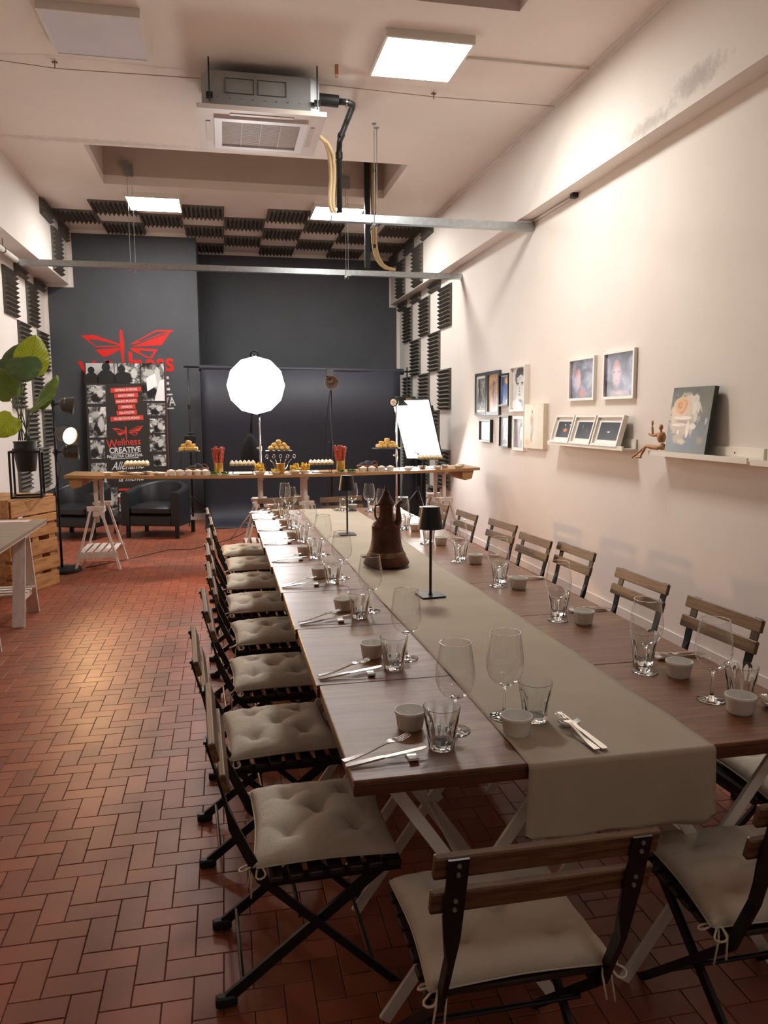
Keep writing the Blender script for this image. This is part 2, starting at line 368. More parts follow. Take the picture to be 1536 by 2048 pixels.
# herringbone terracotta floor
floor = struct('floor', MB().box((XL-.2, YF, -.05), (XR+.2, YB+.2, -.004)), GROUT)
TA, TL, GJ = .0843, .1686, .0026
def inview(x, y, z=0., pad=.03):
    v = Vector((x, y, z-1.62)); d = v.dot(CF)
    if d <= .1: return None
    px, py = v.dot(CR)/d*FPX/1536, v.dot(CU)/d*FPX/2048
    return d if abs(px) < .5+pad and abs(py) < .5+pad else None
random.seed(4)
tiles = []
ox, oy = -.216, 2.201-TA
for i in range(-50, 56):
    for j in range(-70, 150):
        k = (i+j) % 4
        # cell (i,j) herringbone: k 0,1 -> horizontal pair, k 2,3 -> vertical pair
        if (i-j) % 4 == 0: rect = (i, j, 2, 1)
        elif (i-j) % 4 == 3: rect = (i, j, 1, 2) 
        else: continue
        x0, y0 = ox+rect[0]*TA, oy+rect[1]*TA
        w_, h_ = rect[2]*TA, rect[3]*TA
        cx, cy = x0+w_/2, y0+h_/2
        if cx < XL-.05 or cx > XR+.02 or cy < .2 or cy > YB: continue
        tiles.append((cx, cy, w_, h_))
def tile_verts(w_, h_, z0=-.012, z1=0., c=.0015):
    a, b = w_/2-GJ/2, h_/2-GJ/2
    vs = [(-a,-b,z0),(a,-b,z0),(a,b,z0),(-a,b,z0),(-a,-b,z1-c),(a,-b,z1-c),(a,b,z1-c),(-a,b,z1-c),(-a+c,-b+c,z1),(a-c,-b+c,z1),(a-c,b-c,z1),(-a+c,b-c,z1)]
    fs = [(0,1,5,4),(1,2,6,5),(2,3,7,6),(3,0,4,7),(4,5,9,8),(5,6,10,9),(6,7,11,10),(7,4,8,11),(8,9,10,11)]
    return vs, fs
def with_tint(me, vals):
    a = me.attributes.new('tint', 'FLOAT', 'FACE'); a.data.foreach_set('value', vals)
near = sorted([t for t in tiles if inview(t[0], t[1]) and not (.35 < t[0] < 1.55 and t[1] > 2.2)], key=lambda t: inview(t[0], t[1]))[:300]
nearset = set(near); variants = {}
for o_ in (0, 1):
    for q in range(7):
        vs, fs = tile_verts(TL if o_ == 0 else TA, TA if o_ == 0 else TL)
        me = bpy.data.meshes.new('tile'); me.from_pydata(vs, [], fs); me.materials.append(TILE); with_tint(me, [q/6]*len(fs)); variants[(o_, q)] = me
for (cx, cy, w_, h_) in near:
    inst(variants[(0 if w_ > h_ else 1, random.randrange(7))], 'tile', floor, T(cx, cy, random.uniform(-.0008, .0004)))
rest = MB(); tv = []
for t in tiles:
    if t in nearset: continue
    vs, fs = tile_verts(t[2], t[3]); dz = random.uniform(-.0008, .0004)
    rest.add([(x+t[0], y+t[1], z+dz) for x, y, z in vs], fs); tv += [random.random()]*len(fs)
me = rest.mesh('tile_field', TILE); with_tint(me, tv)
o = inst(me, 'tile_field', floor); o['kind'] = 'stuff'

# ------------------------------------------------------------------ acoustic foam panels (ridges along local x, out along +z)
FP = .57
def foam_mesh(lx, ly):
    n = max(1, round(ly/.057)); mb = MB(); base, tip = .018, .06
    prof = [(0, 0), (0, base)]
    for k in range(n): prof += [((k+.5)*ly/n, tip), ((k+1)*ly/n, base)]
    prof.append((ly, 0)); g = .004
    m2 = len(prof); vs = [(g, max(g, min(ly-g, y)), z) for y, z in prof]+[(lx-g, max(g, min(ly-g, y)), z) for y, z in prof]
    fs = [tuple(range(m2)), tuple(range(2*m2-1, m2-1, -1))]+[(i, m2+i, m2+(i+1) % m2, (i+1) % m2) for i in range(m2)]
    return mb.add(vs, fs).mesh('foam_panel', FOAM)
FM = {}
def foam(parent, kind, a, b, lx=FP, ly=FP, rot=0):
    if (lx, ly) not in FM: FM[(lx, ly)] = foam_mesh(lx, ly)
    if kind == 'ceil':     # a=x0, b=y0 ; ridge direction along y, teeth along x, normal -z
        mt = Matrix([[0, 1, 0, a], [1, 0, 0, b], [0, 0, -1, ZC], [0, 0, 0, 1]])
    elif kind == 'right':  # a=y0, b=z0
        mt = Matrix([[0, 0, -1, parent[1]], [1, 0, 0, a], [0, 1, 0, b], [0, 0, 0, 1]])
    else:
        mt = Matrix([[0, 0, 1, parent[1]], [1, 0, 0, a], [0, 1, 0, b], [0, 0, 0, 1]])
    p = parent[0] if isinstance(parent, tuple) else parent
    inst(FM[(lx, ly)], 'acoustic_panel', p, mt)
xs = [-2.165, -1.61, -1.05, -.48, .085, .65, 1.22, 1.79, 2.36]
for c, r in ((0, 11.15), (1, 10.61), (1, 11.72), (2, 11.18), (3, 10.64), (3, 11.72), (3, 12.86), (4, 11.18), (4, 12.27), (5, 10.64), (5, 11.7), (5, 12.87), (6, 11.16), (6, 12.33), (7, 11.78), (7, 12.9), (8, 11.2), (8, 12.33)):
    foam(ceil, 'ceil', xs[c], r)
wr = bpy.data.objects['wall_right']; wl = bpy.data.objects['wall_left']
R_, U_, W_, V_ = (wr, XR), (wru, XRU), (wl, XL), (wlu, XLU)
for a, b, h in ((10.68, 4.13, .2), (11.25, 3.555, .57), (11.8, 4.13, .2), (12.38, 3.555, .57), (12.92, 4.13, .2)): foam(U_, 'right', a, b, FP, h)
for a, b, h in ((10.3, 2.835, .57), (10.86, 3.41, .13), (11.43, 2.835, .57), (11.98, 3.41, .13), (12.54, 2.835, .57), (12.93, 3.41, .13),
                (10.86, 2.26, .57), (12.0, 2.26, .57), (10.31, 1.695, .57), (11.44, 1.695, .57), (12.54, 1.695, .57), (10.88, 1.125, .57), (12.0, 1.125, .57), (10.32, .56, .57), (11.44, .56, .57), (12.54, .56, .57), (10.88, 0.08, .47), (12.0, .08, .47)):
    foam(R_, 'right', a, b, FP, h)
for a, b, h in ((10.6, 4.13, .2), (11.2, 3.56, .57), (11.71, 4.13, .2)): foam(V_, 'left', a, b, FP, h)
for a, b, h in ((10.1, 2.85, .57), (10.67, 3.41, .13), (11.22, 2.85, .57), (11.72, 3.41, .13), (10.67, 2.27, .57), (11.73, 2.27, .56), (10.2, 1.72, .45), (11.25, 1.72, .57), (10.8, 1.19, .54), (11.73, 1.19, .54), (11.37, .62, .57), (10.25, .66, .5), (10.8, .1, .5)):
    foam(W_, 'left', a, b, FP, h)

# ================================================================== CEILING THINGS
WHITE_EM = emis('led_diffuser_lit', (1, .975, .93), L_PANEL)
OFFD = M('led_diffuser_off', (222, 220, 226), .35, noise=(4, .03))
def panel(x0, y0, lit, label):
    s = .66; t = thing('ceiling_light', label, 'ceiling light', T(x0, y0, ZC), 'square surface ceiling lights')
    z = -.06; r = .018
    MB().box((0, 0, z), (s, r, 0)).box((0, s-r, z), (s, s, 0)).box((0, r, z), (r, s-r, 0)).box((s-r, r, z), (s, s-r, 0)).box((r, r, -.02), (s-r, s-r, 0)).build('frame', WHITEM, t)
    MB().box((r, r, z+.004), (s-r, s-r, z+.012)).build('diffuser', WHITE_EM if lit else OFFD, t)
panel(-1.13, 5.74, False, 'unlit square ceiling light panel with a smudged diffuser')
panel(1.2, 5.66, True, 'lit square ceiling light panel beside the air conditioner')
panel(-1.11, 10.17, True, 'lit square ceiling light panel among the foam panels, aisle side')
panel(1.22, 10.2, True, 'lit square ceiling light panel behind the black drain pipe')
panel(.9, -1.6, True, 'added unseen square light panel behind the camera, dimly filling the foreground')  # unseen panel, added behind the camera to lift the foreground
bpy.data.objects['diffuser.004'].data.materials[0] = emis('added_fill_diffuser', (1, .975, .93), L_PANEL*.12)  # dim glow for the added fill panel
# air conditioner cassette
AC = thing('air_conditioner', 'grey steel cassette air conditioner with white grille hung under the ceiling', 'air conditioner', T(-.135, 6.34, 3.95))
S = 1.0; W2 = .95
ACW = M('ac_plastic', (216, 205, 196), .45)
mb = MB()
oc = [(.12, .05), (.88, .05), (.96, .14), (.96, .8), (.88, .9), (.12, .9), (.04, .8), (.04, .14)]
mb.prism(oc, .035, .30); mb.build('casing', M('zinc_sheet', (150, 154, 154), .45, .6, noise=(3, .12)), AC)
k = MB()
for bx in ((.22, .44), (.47, .69)): 
    k.box((bx[0], .044, .14), (bx[1], .05, .143)).box((bx[0], .044, .247), (bx[1], .05, .25)).box((bx[0], .044, .14), (bx[0]+.003, .05, .25)).box((bx[1]-.003, .044, .14), (bx[1], .05, .25))
for q in range(8): k.box((.16+.09*q, .044, .1), (.165+.09*q, .05, .105))
k.build('knockout_panel', M('dark_zinc', (70, 72, 72), .5, .5), AC)
mb = MB(); fr = .17
mb.box((0, 0, 0), (S, fr, .035)).box((0, W2-fr, 0), (S, W2, .035)).box((0, fr, 0), (fr, W2-fr, .035)).box((S-fr, fr, 0), (S, W2-fr, .035)); mb.build('fascia', ACW, AC)
mb = MB(); a, b = .13, .19
mb.box((a, a, -.022), (S-a, b, .01)).box((a, W2-b, -.022), (S-a, W2-a, .01)).box((a, b, -.022), (b, W2-b, .01)).box((S-b, b, -.022), (S-a, W2-b, .01)); mb.build('grille_frame', M('ac_frame', (232, 230, 234), .35), AC)
k = MB()
for q in range(34):
    y = b+.004+q*(W2-2*b-.01)/34
    k.box((b, y, -.008), (S-b, y+.009, .004))
for q in range(3): k.box((b+(S-2*b)*(q+1)/4, b, -.012), (b+(S-2*b)*(q+1)/4+.006, W2-b, .004))
k.build('intake_grille', M('ac_grille', (186, 172, 160), .5), AC)
MB().box((b, b, .006), (S-b, W2-b, .012)).build('grille_backing', M('ac_dark', (96, 86, 78), .8), AC)
for (x0, y0, x1, y1) in ((.25, .065, .75, .1), (.25, W2-.1, .75, W2-.065), (.065, .25, .1, W2-.25), (S-.1, .25, S-.065, W2-.25)):
    MB().box((x0, y0, -.006), (x1, y1, .002)).build('air_vane', M('vane', (200, 188, 178), .4), AC)
for (x, y) in ((.1, .02), (.93, .02), (.1, .93), (.93, .93)):
    MB().tube([(x, y, .06), (x, y, .378)], .006).box((x-.025, y, .1), (x+.025, y+.06, .13)).build('hanger_rod', BLACKM, AC)
# pipes
PIPE = thing('drain_pipe', 'black insulated drain pipe running from the air conditioner down to the short channel', 'pipe')
mb = MB(); mb.tube([(.74, 6.62, 4.19), (.84, 6.62, 4.185)], .035, 12).tube([(.84, 6.62, 4.185), (1.0, 6.62, 4.18)], .048, 14)
mb.build('joint', BLACKP, PIPE, AUTO)
mb = MB(); mb.tube([(1.0, 6.62, 4.18), (1.09, 6.63, 4.18), (1.125, 6.66, 4.178), (1.13, 6.7, 4.175), (1.13, 7.36, 4.16), (1.13, 7.43, 4.14), (1.13, 7.47, 4.08), (1.13, 7.47, 3.52)], .026, 12)
mb.build('pipe_run', BLACKP, PIPE, True)
for p, q in (((1.06, 6.63, 4.18), (1.075, 6.63, 4.18)), ((1.13, 7.47, 4.0), (1.13, 7.47, 4.06)), ((1.13, 7.3, 4.16), (1.13, 7.36, 4.16))):
    MB().tube([p, q], .033, 12).build('pipe_clamp', CHROME if p[0] < 1.1 else BLACKP, PIPE, AUTO)
TUBE = M('beige_insulation', (206, 184, 142), .6, bump=(30, .3))
t = thing('insulated_tube', 'pair of beige insulated tubes curving from the air conditioner to the short channel', 'tube')
for dx in (0, .03):
    MB().tube([(.80, 7.0+dx, 4.06), (.88, 7.02+dx, 4.05), (.95+dx*.5, 7.1, 4.02), (1.0+dx, 7.22, 3.97), (1.03+dx, 7.33, 3.89), (1.04+dx, 7.40, 3.79), (1.035+dx, 7.44, 3.69), (1.035+dx, 7.46, 3.6), (1.05+dx, 7.48, 3.54), (1.09+dx, 7.49, 3.49)], .019, 10).build('hose', TUBE, t, True)
MB().box((1.79, 9.74, 3.455), (1.855, 9.8, ZP)).build('pipe_run', BLACKP, thing('down_pipe', 'black square pipe dropping from the skylight shaft onto the long channel', 'pipe'))
t = thing('insulated_tube', 'beige insulated tubes strapped together dropping from the skylight shaft', 'tube')
for dx in (0, .035):
    MB().tube([(1.885+dx, 9.78, ZP), (1.89+dx, 9.78, 4.4), (1.893+dx, 9.785, 3.9), (1.90+dx, 9.79, 3.75), (1.92+dx, 9.8, 3.64), (1.955+dx, 9.81, 3.56), (2.0+dx, 9.82, 3.505), (2.06+dx, 9.83, 3.47), (2.16+dx, 9.84, 3.455)], .019, 10).build('hose', TUBE, t, True)
for z in (4.62, 4.1, 3.72): MB().tube([(1.9, 9.78, z), (1.93, 9.78, z)], .024, 10).build('cable_tie', BLACKP, t)
# steel channels
def channel(x0, x1, y, z0, z1, label, rods, rodtop, wlab):
    t = thing('steel_channel', label, 'metal channel', T(0, y, 0))
    d = .075
    MB().box((x0, 0, z0), (x1, .004, z1)).box((x0, .004, z0), (x1, d, z0+.004)).box((x0, d, z0), (x1, d+.004, z1)).build('channel', STEEL, t)
    n = int((x1-x0)/2.3)+1
    for q in range(1, n): 
        x = x0+(x1-x0)*q/n; MB().box((x-.06, -.003, z0-.003), (x+.06, .0, z1)).build('splice_plate', STEEL, t)
    for x in rods:
        MB().tube([(x, -.012, z0-.04), (x, -.012, rodtop)], .004, 6).tube([(x+.045, d+.012, z0-.04), (x+.045, d+.012, rodtop)], .004, 6).build('threaded_rod', STEEL, t)
        MB().box((x-.02, -.03, z0-.014), (x+.065, d+.03, z0-.003)).box((x-.02, -.03, z0-.05), (x-.016, d+.03, z0-.003)).box((x-.016, -.024, z0-.03), (x+.01, -.004, z0-.014)).build('clamp', CHROME, t)
    return t
t = channel(-2.27, XR, 9.85, 3.37, 3.435, 'long galvanised steel channel spanning the whole room below the foam panels', (-1.03, 1.56), 4.47, '')
for x in (-1.03, 1.56): MB().box((x-.03, .02, 4.42), (x+.06, .035, 4.56)).box((x-.045, -.01, 4.5), (x-.02, .035, 4.6)).build('wall_bracket', STEEL, t)
t = channel(1.05, XR, 7.46, 3.44, 3.51, 'short galvanised steel channel reaching from the picture wall to the drain pipe', (1.46,), ZC, '')
for dx, dy in ((0, -.012), (.045, .087)): MB().tube([(1.46+dx, dy, ZC-.006), (1.46+dx, dy, ZC)], .022, 10).build('rod_flange', STEEL, t)
# cable with hooks
t = thing('ceiling_cable', 'thin wire strung across the ceiling on small hooks', 'cable')
pts = [(XLU, 6.65, 4.31), (-1.6, 6.66, 4.3), (-1.18, 6.65, 4.27), (-.1, 6.68, 4.295), (.9, 6.62, 4.3), (1.82, 6.64, 4.285), (2.93, 6.67, 4.3)]
MB().tube(pts, .0035, 5).build('wire', M('old_wire', (176, 154, 134), .7), t, True)
for x in (-1.19, .35, 1.82): MB().tube([(x, 6.65, ZC), (x, 6.65, 4.27)], .004, 6).box((x-.02, 6.64, 4.31), (x+.02, 6.66, 4.318)).build('hook', M('rusty_metal', (132, 96, 70), .7), t)
tag(MB().box((.93, 6.3, 4.24), (.955, 6.325, ZC)).build('wooden_peg', M('peg_wood', (178, 130, 96), .7)), 'small wooden peg sticking down from the ceiling by the cable', 'peg')
t = thing('conduit_pipe', 'white conduit pipe along the soffit ending at the long channel', 'pipe')
MB().tube([(-2.3, 3., 3.42), (-2.3, 9.86, 3.42)], .03, 14).build('pipe_run', WHITEM, t, True)
for y in (9.3, 7.2): MB().tube([(-2.3, y, 3.42), (-2.3, y, ZS)], .004, 6).tube([(-2.3, y-.012, 3.42), (-2.3, y+.012, 3.42)], .035, 14).build('pipe_hanger', BLACKM, t)
t = thing('conduit_pipe', 'thin wall conduit under the picture-wall soffit with a black end fitting', 'pipe')
MB().tube([(3.075, 6.55, 3.525), (3.075, 7.5, 3.525)], .011, 8).build('pipe_run', WALL, t, True)
MB().box((3.04, 6.5, 3.5), (3.09, 6.56, 3.54)).build('end_fitting', BLACKP, t)

# ================================================================== CHAIRS
SW = .235
CUP = MATS['black_metal']
def make_chair():
    t = thing('folding_chair', 'x', 'chair', T(), 'wood-slat folding chairs around the long table')
    def slat_at(y, z, tilt, l, h, th, name):
        MB().bbox((-l, -th/2, -h/2), (l, th/2, h/2), .003).build(name, SLAT, t, mtx=T(0, y, z, rx=tilt))
    slat_at(-.268, .765, math.radians(15), SW, .054, .018, 'back_slat')
    slat_at(-.244, .678, math.radians(15), SW, .054, .018, 'back_slat')
    for s in (-1, 1):
        # flat upright: wide behind the slats, turned edge-on below, ends as front leg
        secs = [(-.289, .788, .042, .006), (-.2505, .645, .042, .006), (-.238, .59, .034, .010), (-.222, .53, .014, .028), (-.15, .37, .012, .03), (.22, 0.004, .012, .03)]
        vs = []; fs = []
        for y, z, wx, wy in secs:
            x = s*.19 if z > .62 else s*.188
            vs += [(x-wx/2, y-wy/2, z), (x+wx/2, y-wy/2, z), (x+wx/2, y+wy/2, z), (x-wx/2, y+wy/2, z)]
        for i in range(len(secs)-1):
            for k in range(4):
                l = (k+1) % 4; fs.append((i*4+k, i*4+l, i*4+4+l, i*4+4+k))
        fs += [(3, 2, 1, 0), tuple(range(len(vs)-4, len(vs)))]
        MB().add(vs, fs).build('leg', CUP, t)
        MB().bar((s*.165, .21, .365), (s*.165, -.25, .025), .012, .03, (0, 1, 1)).build('leg', CUP, t)
        MB().bbox((s*.165-.014, -.285, .002), (s*.165+.014, -.225, .034), .005).build('rubber_foot', BLACKP, t)
        MB().bar((s*.178, -.14, .36), (s*.178, .24, .355), .008, .03).build('seat_rail', CUP, t)
        for z, y in ((.776, -.288), (.755, -.2825), (.69, -.265), (.668, -.259)): MB().tube([(s*.19, y-.002, z), (s*.19, y-.006, z)], .0045, 8).build('bolt', M('bolt_grey', (120, 118, 114), .4), t)
    for i in range(7):
        y = -.115+i*.055
        MB().bbox((-.215, y-.02, .374), (.215, y+.02, .389), .003).build('seat_slat', SEATW, t)
    for x_, y_, z_ in ((.165, -.21, .065), (.188, .16, .065), (.188, -.05, .25)): MB().tube([(-x_, y_, z_), (x_, y_, z_)], .006, 8).build('stretcher', CUP, t)
    return t
def cushion_mesh(seed):
    rnd = random.Random(seed); n = 44; a, b = .215, .2; H = .088
    tufts = [(-.105, -.095), (.105, -.095), (0, 0), (-.105, .095), (.105, .095)]
    tufts = [(x+rnd.uniform(-.006, .006), y+rnd.uniform(-.006, .006)) for x, y in tufts]
    ph = [rnd.uniform(0, 6) for _ in tufts]
    vs = []; idx = {}
    for side in (1, -1):
        for i in range(n+1):
            for j in range(n+1):
                if side == -1 and (i in (0, n) or j in (0, n)): idx[(side, i, j)] = idx[(1, i, j)]; continue
                u = -1+2*i/n; v = -1+2*j/n
                pin = 1-.07*(1-abs(v)**1.5)*1.0; piv = 1-.07*(1-abs(u)**1.5)
                x = u*a*pin; y = v*b*piv
                e = max(0, (1-abs(u)**3.2))*max(0, (1-abs(v)**3.2)); z = H*.5*e**.42
                if side == 1:
                    z *= 1.25
                    for (tx, ty), p in zip(tufts, ph):
                        dx, dy = x-tx, y-ty; d = math.hypot(dx, dy); th = math.atan2(dy, dx)
                        z -= .043*math.exp(-(d/.028)**1.15)
                        z -= .0085*max(0, math.cos(th*4.5+p))**3*math.exp(-d/.06)*min(1, d/.012)
                    eu = max(abs(u), abs(v)); z += .0025*math.sin((x+y*.6)*150+p)*max(0, eu-.72)/.28*e**.3
                    z = max(z, .004*e)
                else: z = -z*.62
                idx[(side, i, j)] = len(vs); vs.append((x, y, z))
    fs = []
    for side in (1, -1):
        for i in range(n):
            for j in range(n):
                q = (idx[(side, i, j)], idx[(side, i+1, j)], idx[(side, i+1, j+1)], idx[(side, i, j+1)])
                fs.append(q if side == 1 else q[::-1])
    return MB().add(vs, fs).mesh('cushion_pad', CUSH, True)
CM = [cushion_mesh(k) for k in range(4)]
def make_cushion(k):
    t = thing('seat_cushion', 'x', 'cushion', T(), 'cream tufted chair cushions')
    inst(CM[k], 'pad', t, T(0, 0, .029))
    a, b = .215, .2
    MB().tube([(math.copysign(a*(1-.06*(1-abs(s_)**1.5)), 1)*sx if ax == 0 else s_*a, s_*b if ax == 0 else sx*b*(1-.06*(1-abs(s_)**1.5)), .027)
               for (ax, sx, rng) in ((0, 1, range(-9, 10)), (1, 1, range(9, -10, -1)), (0, -1, range(9, -10, -1)), (1, -1, range(-9, 10))) for s_ in [q/9.4 for q in rng]], .0022, 5).build('piping', CUSH, t, True)
    for s in (-1, 1):
        c = Vector((s*.19, -.185, .03)); rr = random.Random(k*2+s)
        def loop(ang, L, wd, dz):
            d = Vector((math.cos(ang), math.sin(ang), dz)).normalized(); sd = Vector((-math.sin(ang), math.cos(ang), .2)).normalized()
            return [c+d*(L*math.sin(PI*q/8)**.7 if 0 < q < 8 else 0)+sd*(wd*math.sin(2*PI*q/8)) for q in range(9)]
        a0 = -PI/2+s*.5+rr.uniform(-.4, .4)
        mb = MB(); mb.tube(loop(a0, .055, .014, -.25), .0028, 6); mb.tube(loop(a0+s*1.5, .05, .013, -.5), .0028, 6)
        mb.tube([c, c+Vector((s*.01, -.02, -.03)), c+Vector((s*.02, -.022, -.09))], .0025, 6); mb.tube([c, c+Vector((-s*.012, -.02, -.02)), c+Vector((-s*.005, -.03, -.075))], .0025, 6)
        mb.ball(c, .007, 8, 6)
        mb.build('tie', CORD, t, True)
    return t
chair0 = make_chair(); chair_used = [False]
cush0 = [make_cushion(k) for k in range(4)]; cush_used = [False]*4
def place_chair(mid, facing, clab, ulab, gi, cush=True, k=0, crot=0, cpush=0.):
    """mid = middle of the top back slat (x, y), facing = unit direction the sitter looks"""
    f = Vector(facing).normalized(); o_ = Vector(mid)+f*.27; rz = math.atan2(f.y, f.x)-PI/2
    mt = T(o_.x, o_.y, 0, rz)
    if not chair_used[0]: c = chair0; c.matrix_basis = mt; c['label'] = clab; chair_used[0] = True; ALLK(c); [ALLK(x) for x in c.children]
    else: c = dup(chair0, mt, clab)
    c['group'] = gi
    if cush:
        mu = mt @ T(0, .035+cpush, .3905, crot)
        if not cush_used[k]: u = cush0[k]; u.matrix_basis = mu; u['label'] = ulab; cush_used[k] = True; ALLK(u)
        else: u = dup(cush0[k], mu, ulab)
def seg(p, q, facing_x):
    p, q = Vector(p), Vector(q); m_ = (p+q)/2; d = (q-p).normalized(); n = Vector((-d.y, d.x))
    if n.x*facing_x < 0: n = -n
    return m_, n
GL = 'folding chairs in the aisle-side row'; GR = 'folding chairs in the picture-wall row'
left = [((-.07, 2.42), (-.052, 1.944)), ((-.14, 3.093), (-.115, 2.636)), ((-.12, 3.71), (-.095, 3.26)), ((-.11, 4.38), (-.09, 3.92)), ((-.13, 5.04), (-.11, 4.58)),
        ((-.13, 5.68), (-.12, 5.22)), ((-.13, 6.3), (-.11, 5.84)), ((-.17, 6.9), (-.15, 6.42))]
for i, (p, q) in enumerate(left):
    dy = (-.035, -.035, .03, .06, .08, .11, .15, .22)[i]; p, q = (p[0], p[1]+dy), (q[0], q[1]+dy)
    m_, n = seg(p, q, 1)
    place_chair(m_, n, f'wood-slat folding chair in the aisle-side row, {ORD[i]} from the hanging runner end', f'cream tufted cushion on the {ORD[i]} aisle-side chair from the hanging runner end', GL, k=i % 4, crot=(-.05, .03, -.02, .03, 0, -.03, .02, 0)[i], cpush=(.0, -.01, .0, .01, 0, 0, 0, 0)[i])
right = [((2.13, 2.36), (2.16, 1.9)), ((2.073, 3.10), (2.104, 2.64)), ((2.079, 3.77), (2.10, 3.31)), ((2.134, 4.65), (2.157, 4.18)), ((2.05, 5.1), (2.08, 4.65)), ((2.08, 5.84), (2.13, 5.38)), ((2.0, 6.47), (2.03, 6.0)), ((1.96, 7.2), (2.0, 6.75))]
for i, (p, q) in enumerate(right):
    m_, n = seg(p, q, -1)
    place_chair(m_, n, f'wood-slat folding chair in the picture-wall row, {ORD[i]} from the hanging runner end', f'cream tufted cushion on the {ORD[i]} picture-wall chair from the hanging runner end', GR, k=(i+1) % 4, crot=.04 if i else -.12)
place_chair((.60, 1.315), (0.0, 1), 'wood-slat folding chair at the table end, in front of the hanging runner, nearest chair', 'cream tufted cushion tied on the chair in front of the hanging runner', 'folding chairs at the hanging runner end', k=2)
place_chair((1.324, 1.35), (0.0, 1), 'wood-slat folding chair at the hanging runner end, cut by the photo edge', 'cream tufted cushion on the table-end chair cut by the photo edge', 'folding chairs at the hanging runner end', k=3, crot=-.1)
place_chair((.53, 7.8), (.3, -1), 'wood-slat folding chair at the table end by the bar, aisle side', 'cream tufted cushion on the bar-end chair, aisle side', 'folding chairs at the bar end', k=0)
place_chair((1.155, 7.75), (.3, -1), 'wood-slat folding chair at the table end by the bar, behind the table lamp', 'cream tufted cushion on the bar-end chair behind the table lamp', 'folding chairs at the bar end', k=1)

# ================================================================== LONG TABLE
Y0, DY, TW, TZ = 1.70, .6638, 1.375, .76
def xl(y): return .275-.0135*(y-1.7)
tab0 = None
for i in range(8):
    yc = Y0+DY*i
    mt = T(xl(yc), yc, 0)
    lab = f'brown wooden folding table, {ORD[i]} of the joined row from the hanging runner end'
    if tab0 is None:
        t = tab0 = thing('folding_table', lab, 'table', mt, 'wooden tables joined into one long table')
        MB().bbox((0, .001, TZ-.012), (TW, DY-.001, TZ), .0025).build('tabletop', TABLEW, t)
        MB().bbox((.001, .002, TZ-.042), (TW-.001, DY-.002, TZ-.012), .002).build('edge_board', TABLEE, t)
        for (xa, xb) in ((.1, .58), (.8, 1.27)):
            for y in (.1, DY-.1):
                MB().bar((xa, y, TZ-.05), (xb, y+.02, .01), .032, .012, (0, 1, 0)).build('leg', WHITEM, t)
                MB().bar((xb, y+.014, TZ-.05), (xa, y+.034, .01), .032, .012, (0, 1, 0)).build('leg', WHITEM, t)
            for x_, z_, w_ in ((xa+.02, TZ-.055, .03), (xb-.02, TZ-.055, .03), ((xa+xb)/2, .375, .012)): MB().bar((x_, .1, z_), (x_, DY-.08, z_), w_, w_*.7).build('cross_bar', WHITEM, t)
        ALLK(t)
    else: dup(tab0, mt, lab)
# paper runner
mb = MB(); nu, nv = 26, 90; vs = []; fs = []
rl = lambda y: .715-.012*(y-1.7)+.004*math.sin(y*3.1); rr_ = lambda y: 1.232-.0135*(y-1.7)+.004*math.sin(y*2.3+1)
HANG = .21
SV = [-HANG+.012*k for k in range(16)]+[-.022+.0022*k for k in range(15)]+[.02+.09*k for k in range(60)]
SV = [q for q in SV if q < 5.3]+[5.31]; nv = len(SV)-1
for j in range(nv+1):
    s_ = SV[j]
    for i in range(nu+1):
        u = i/nu
        sag = .0045*max(0, math.sin(s_*9+u*5+2*math.sin(s_*2)))**4+.0006
        if s_ >= -.001: y = Y0+s_; sag = sag if s_ > .05 else .0006; z = TZ+.0012+sag; x = rl(y)+(rr_(y)-rl(y))*u
        else:
            d = -s_-.001; r = .013
            if d < r*PI/2: a = d/r; y = Y0-.001-r*math.sin(a); z = TZ+.0018-r*(1-math.cos(a))
            else:
                dd = d-r*PI/2; y = Y0-.001-r-.004*math.sin(u*7)*dd/.2; z = TZ+.0018-r-dd
            z += sag*.2
            x = rl(Y0)+(rr_(Y0)-rl(Y0))*u+.012*(u-.5)*d/.2
            if j == 0: z += .012*math.sin(u*4+1)+.005*math.sin(u*19)+.02*(u-.5)+(.018 if i in (0, nu) else 0)
        vs.append((x, y, z))
for j in range(nv):
    for i in range(nu):
        a = j*(nu+1)+i; fs.append((a, a+1, a+nu+2, a+nu+1))
o = mb.add(vs, fs).build('paper_runner', KRAFT, None, True); tag(o, 'beige paper runner down the middle of the long table, hanging over one end', 'table runner')
sm = o.modifiers.new('thickness', 'SOLIDIFY'); sm.thickness = .0008

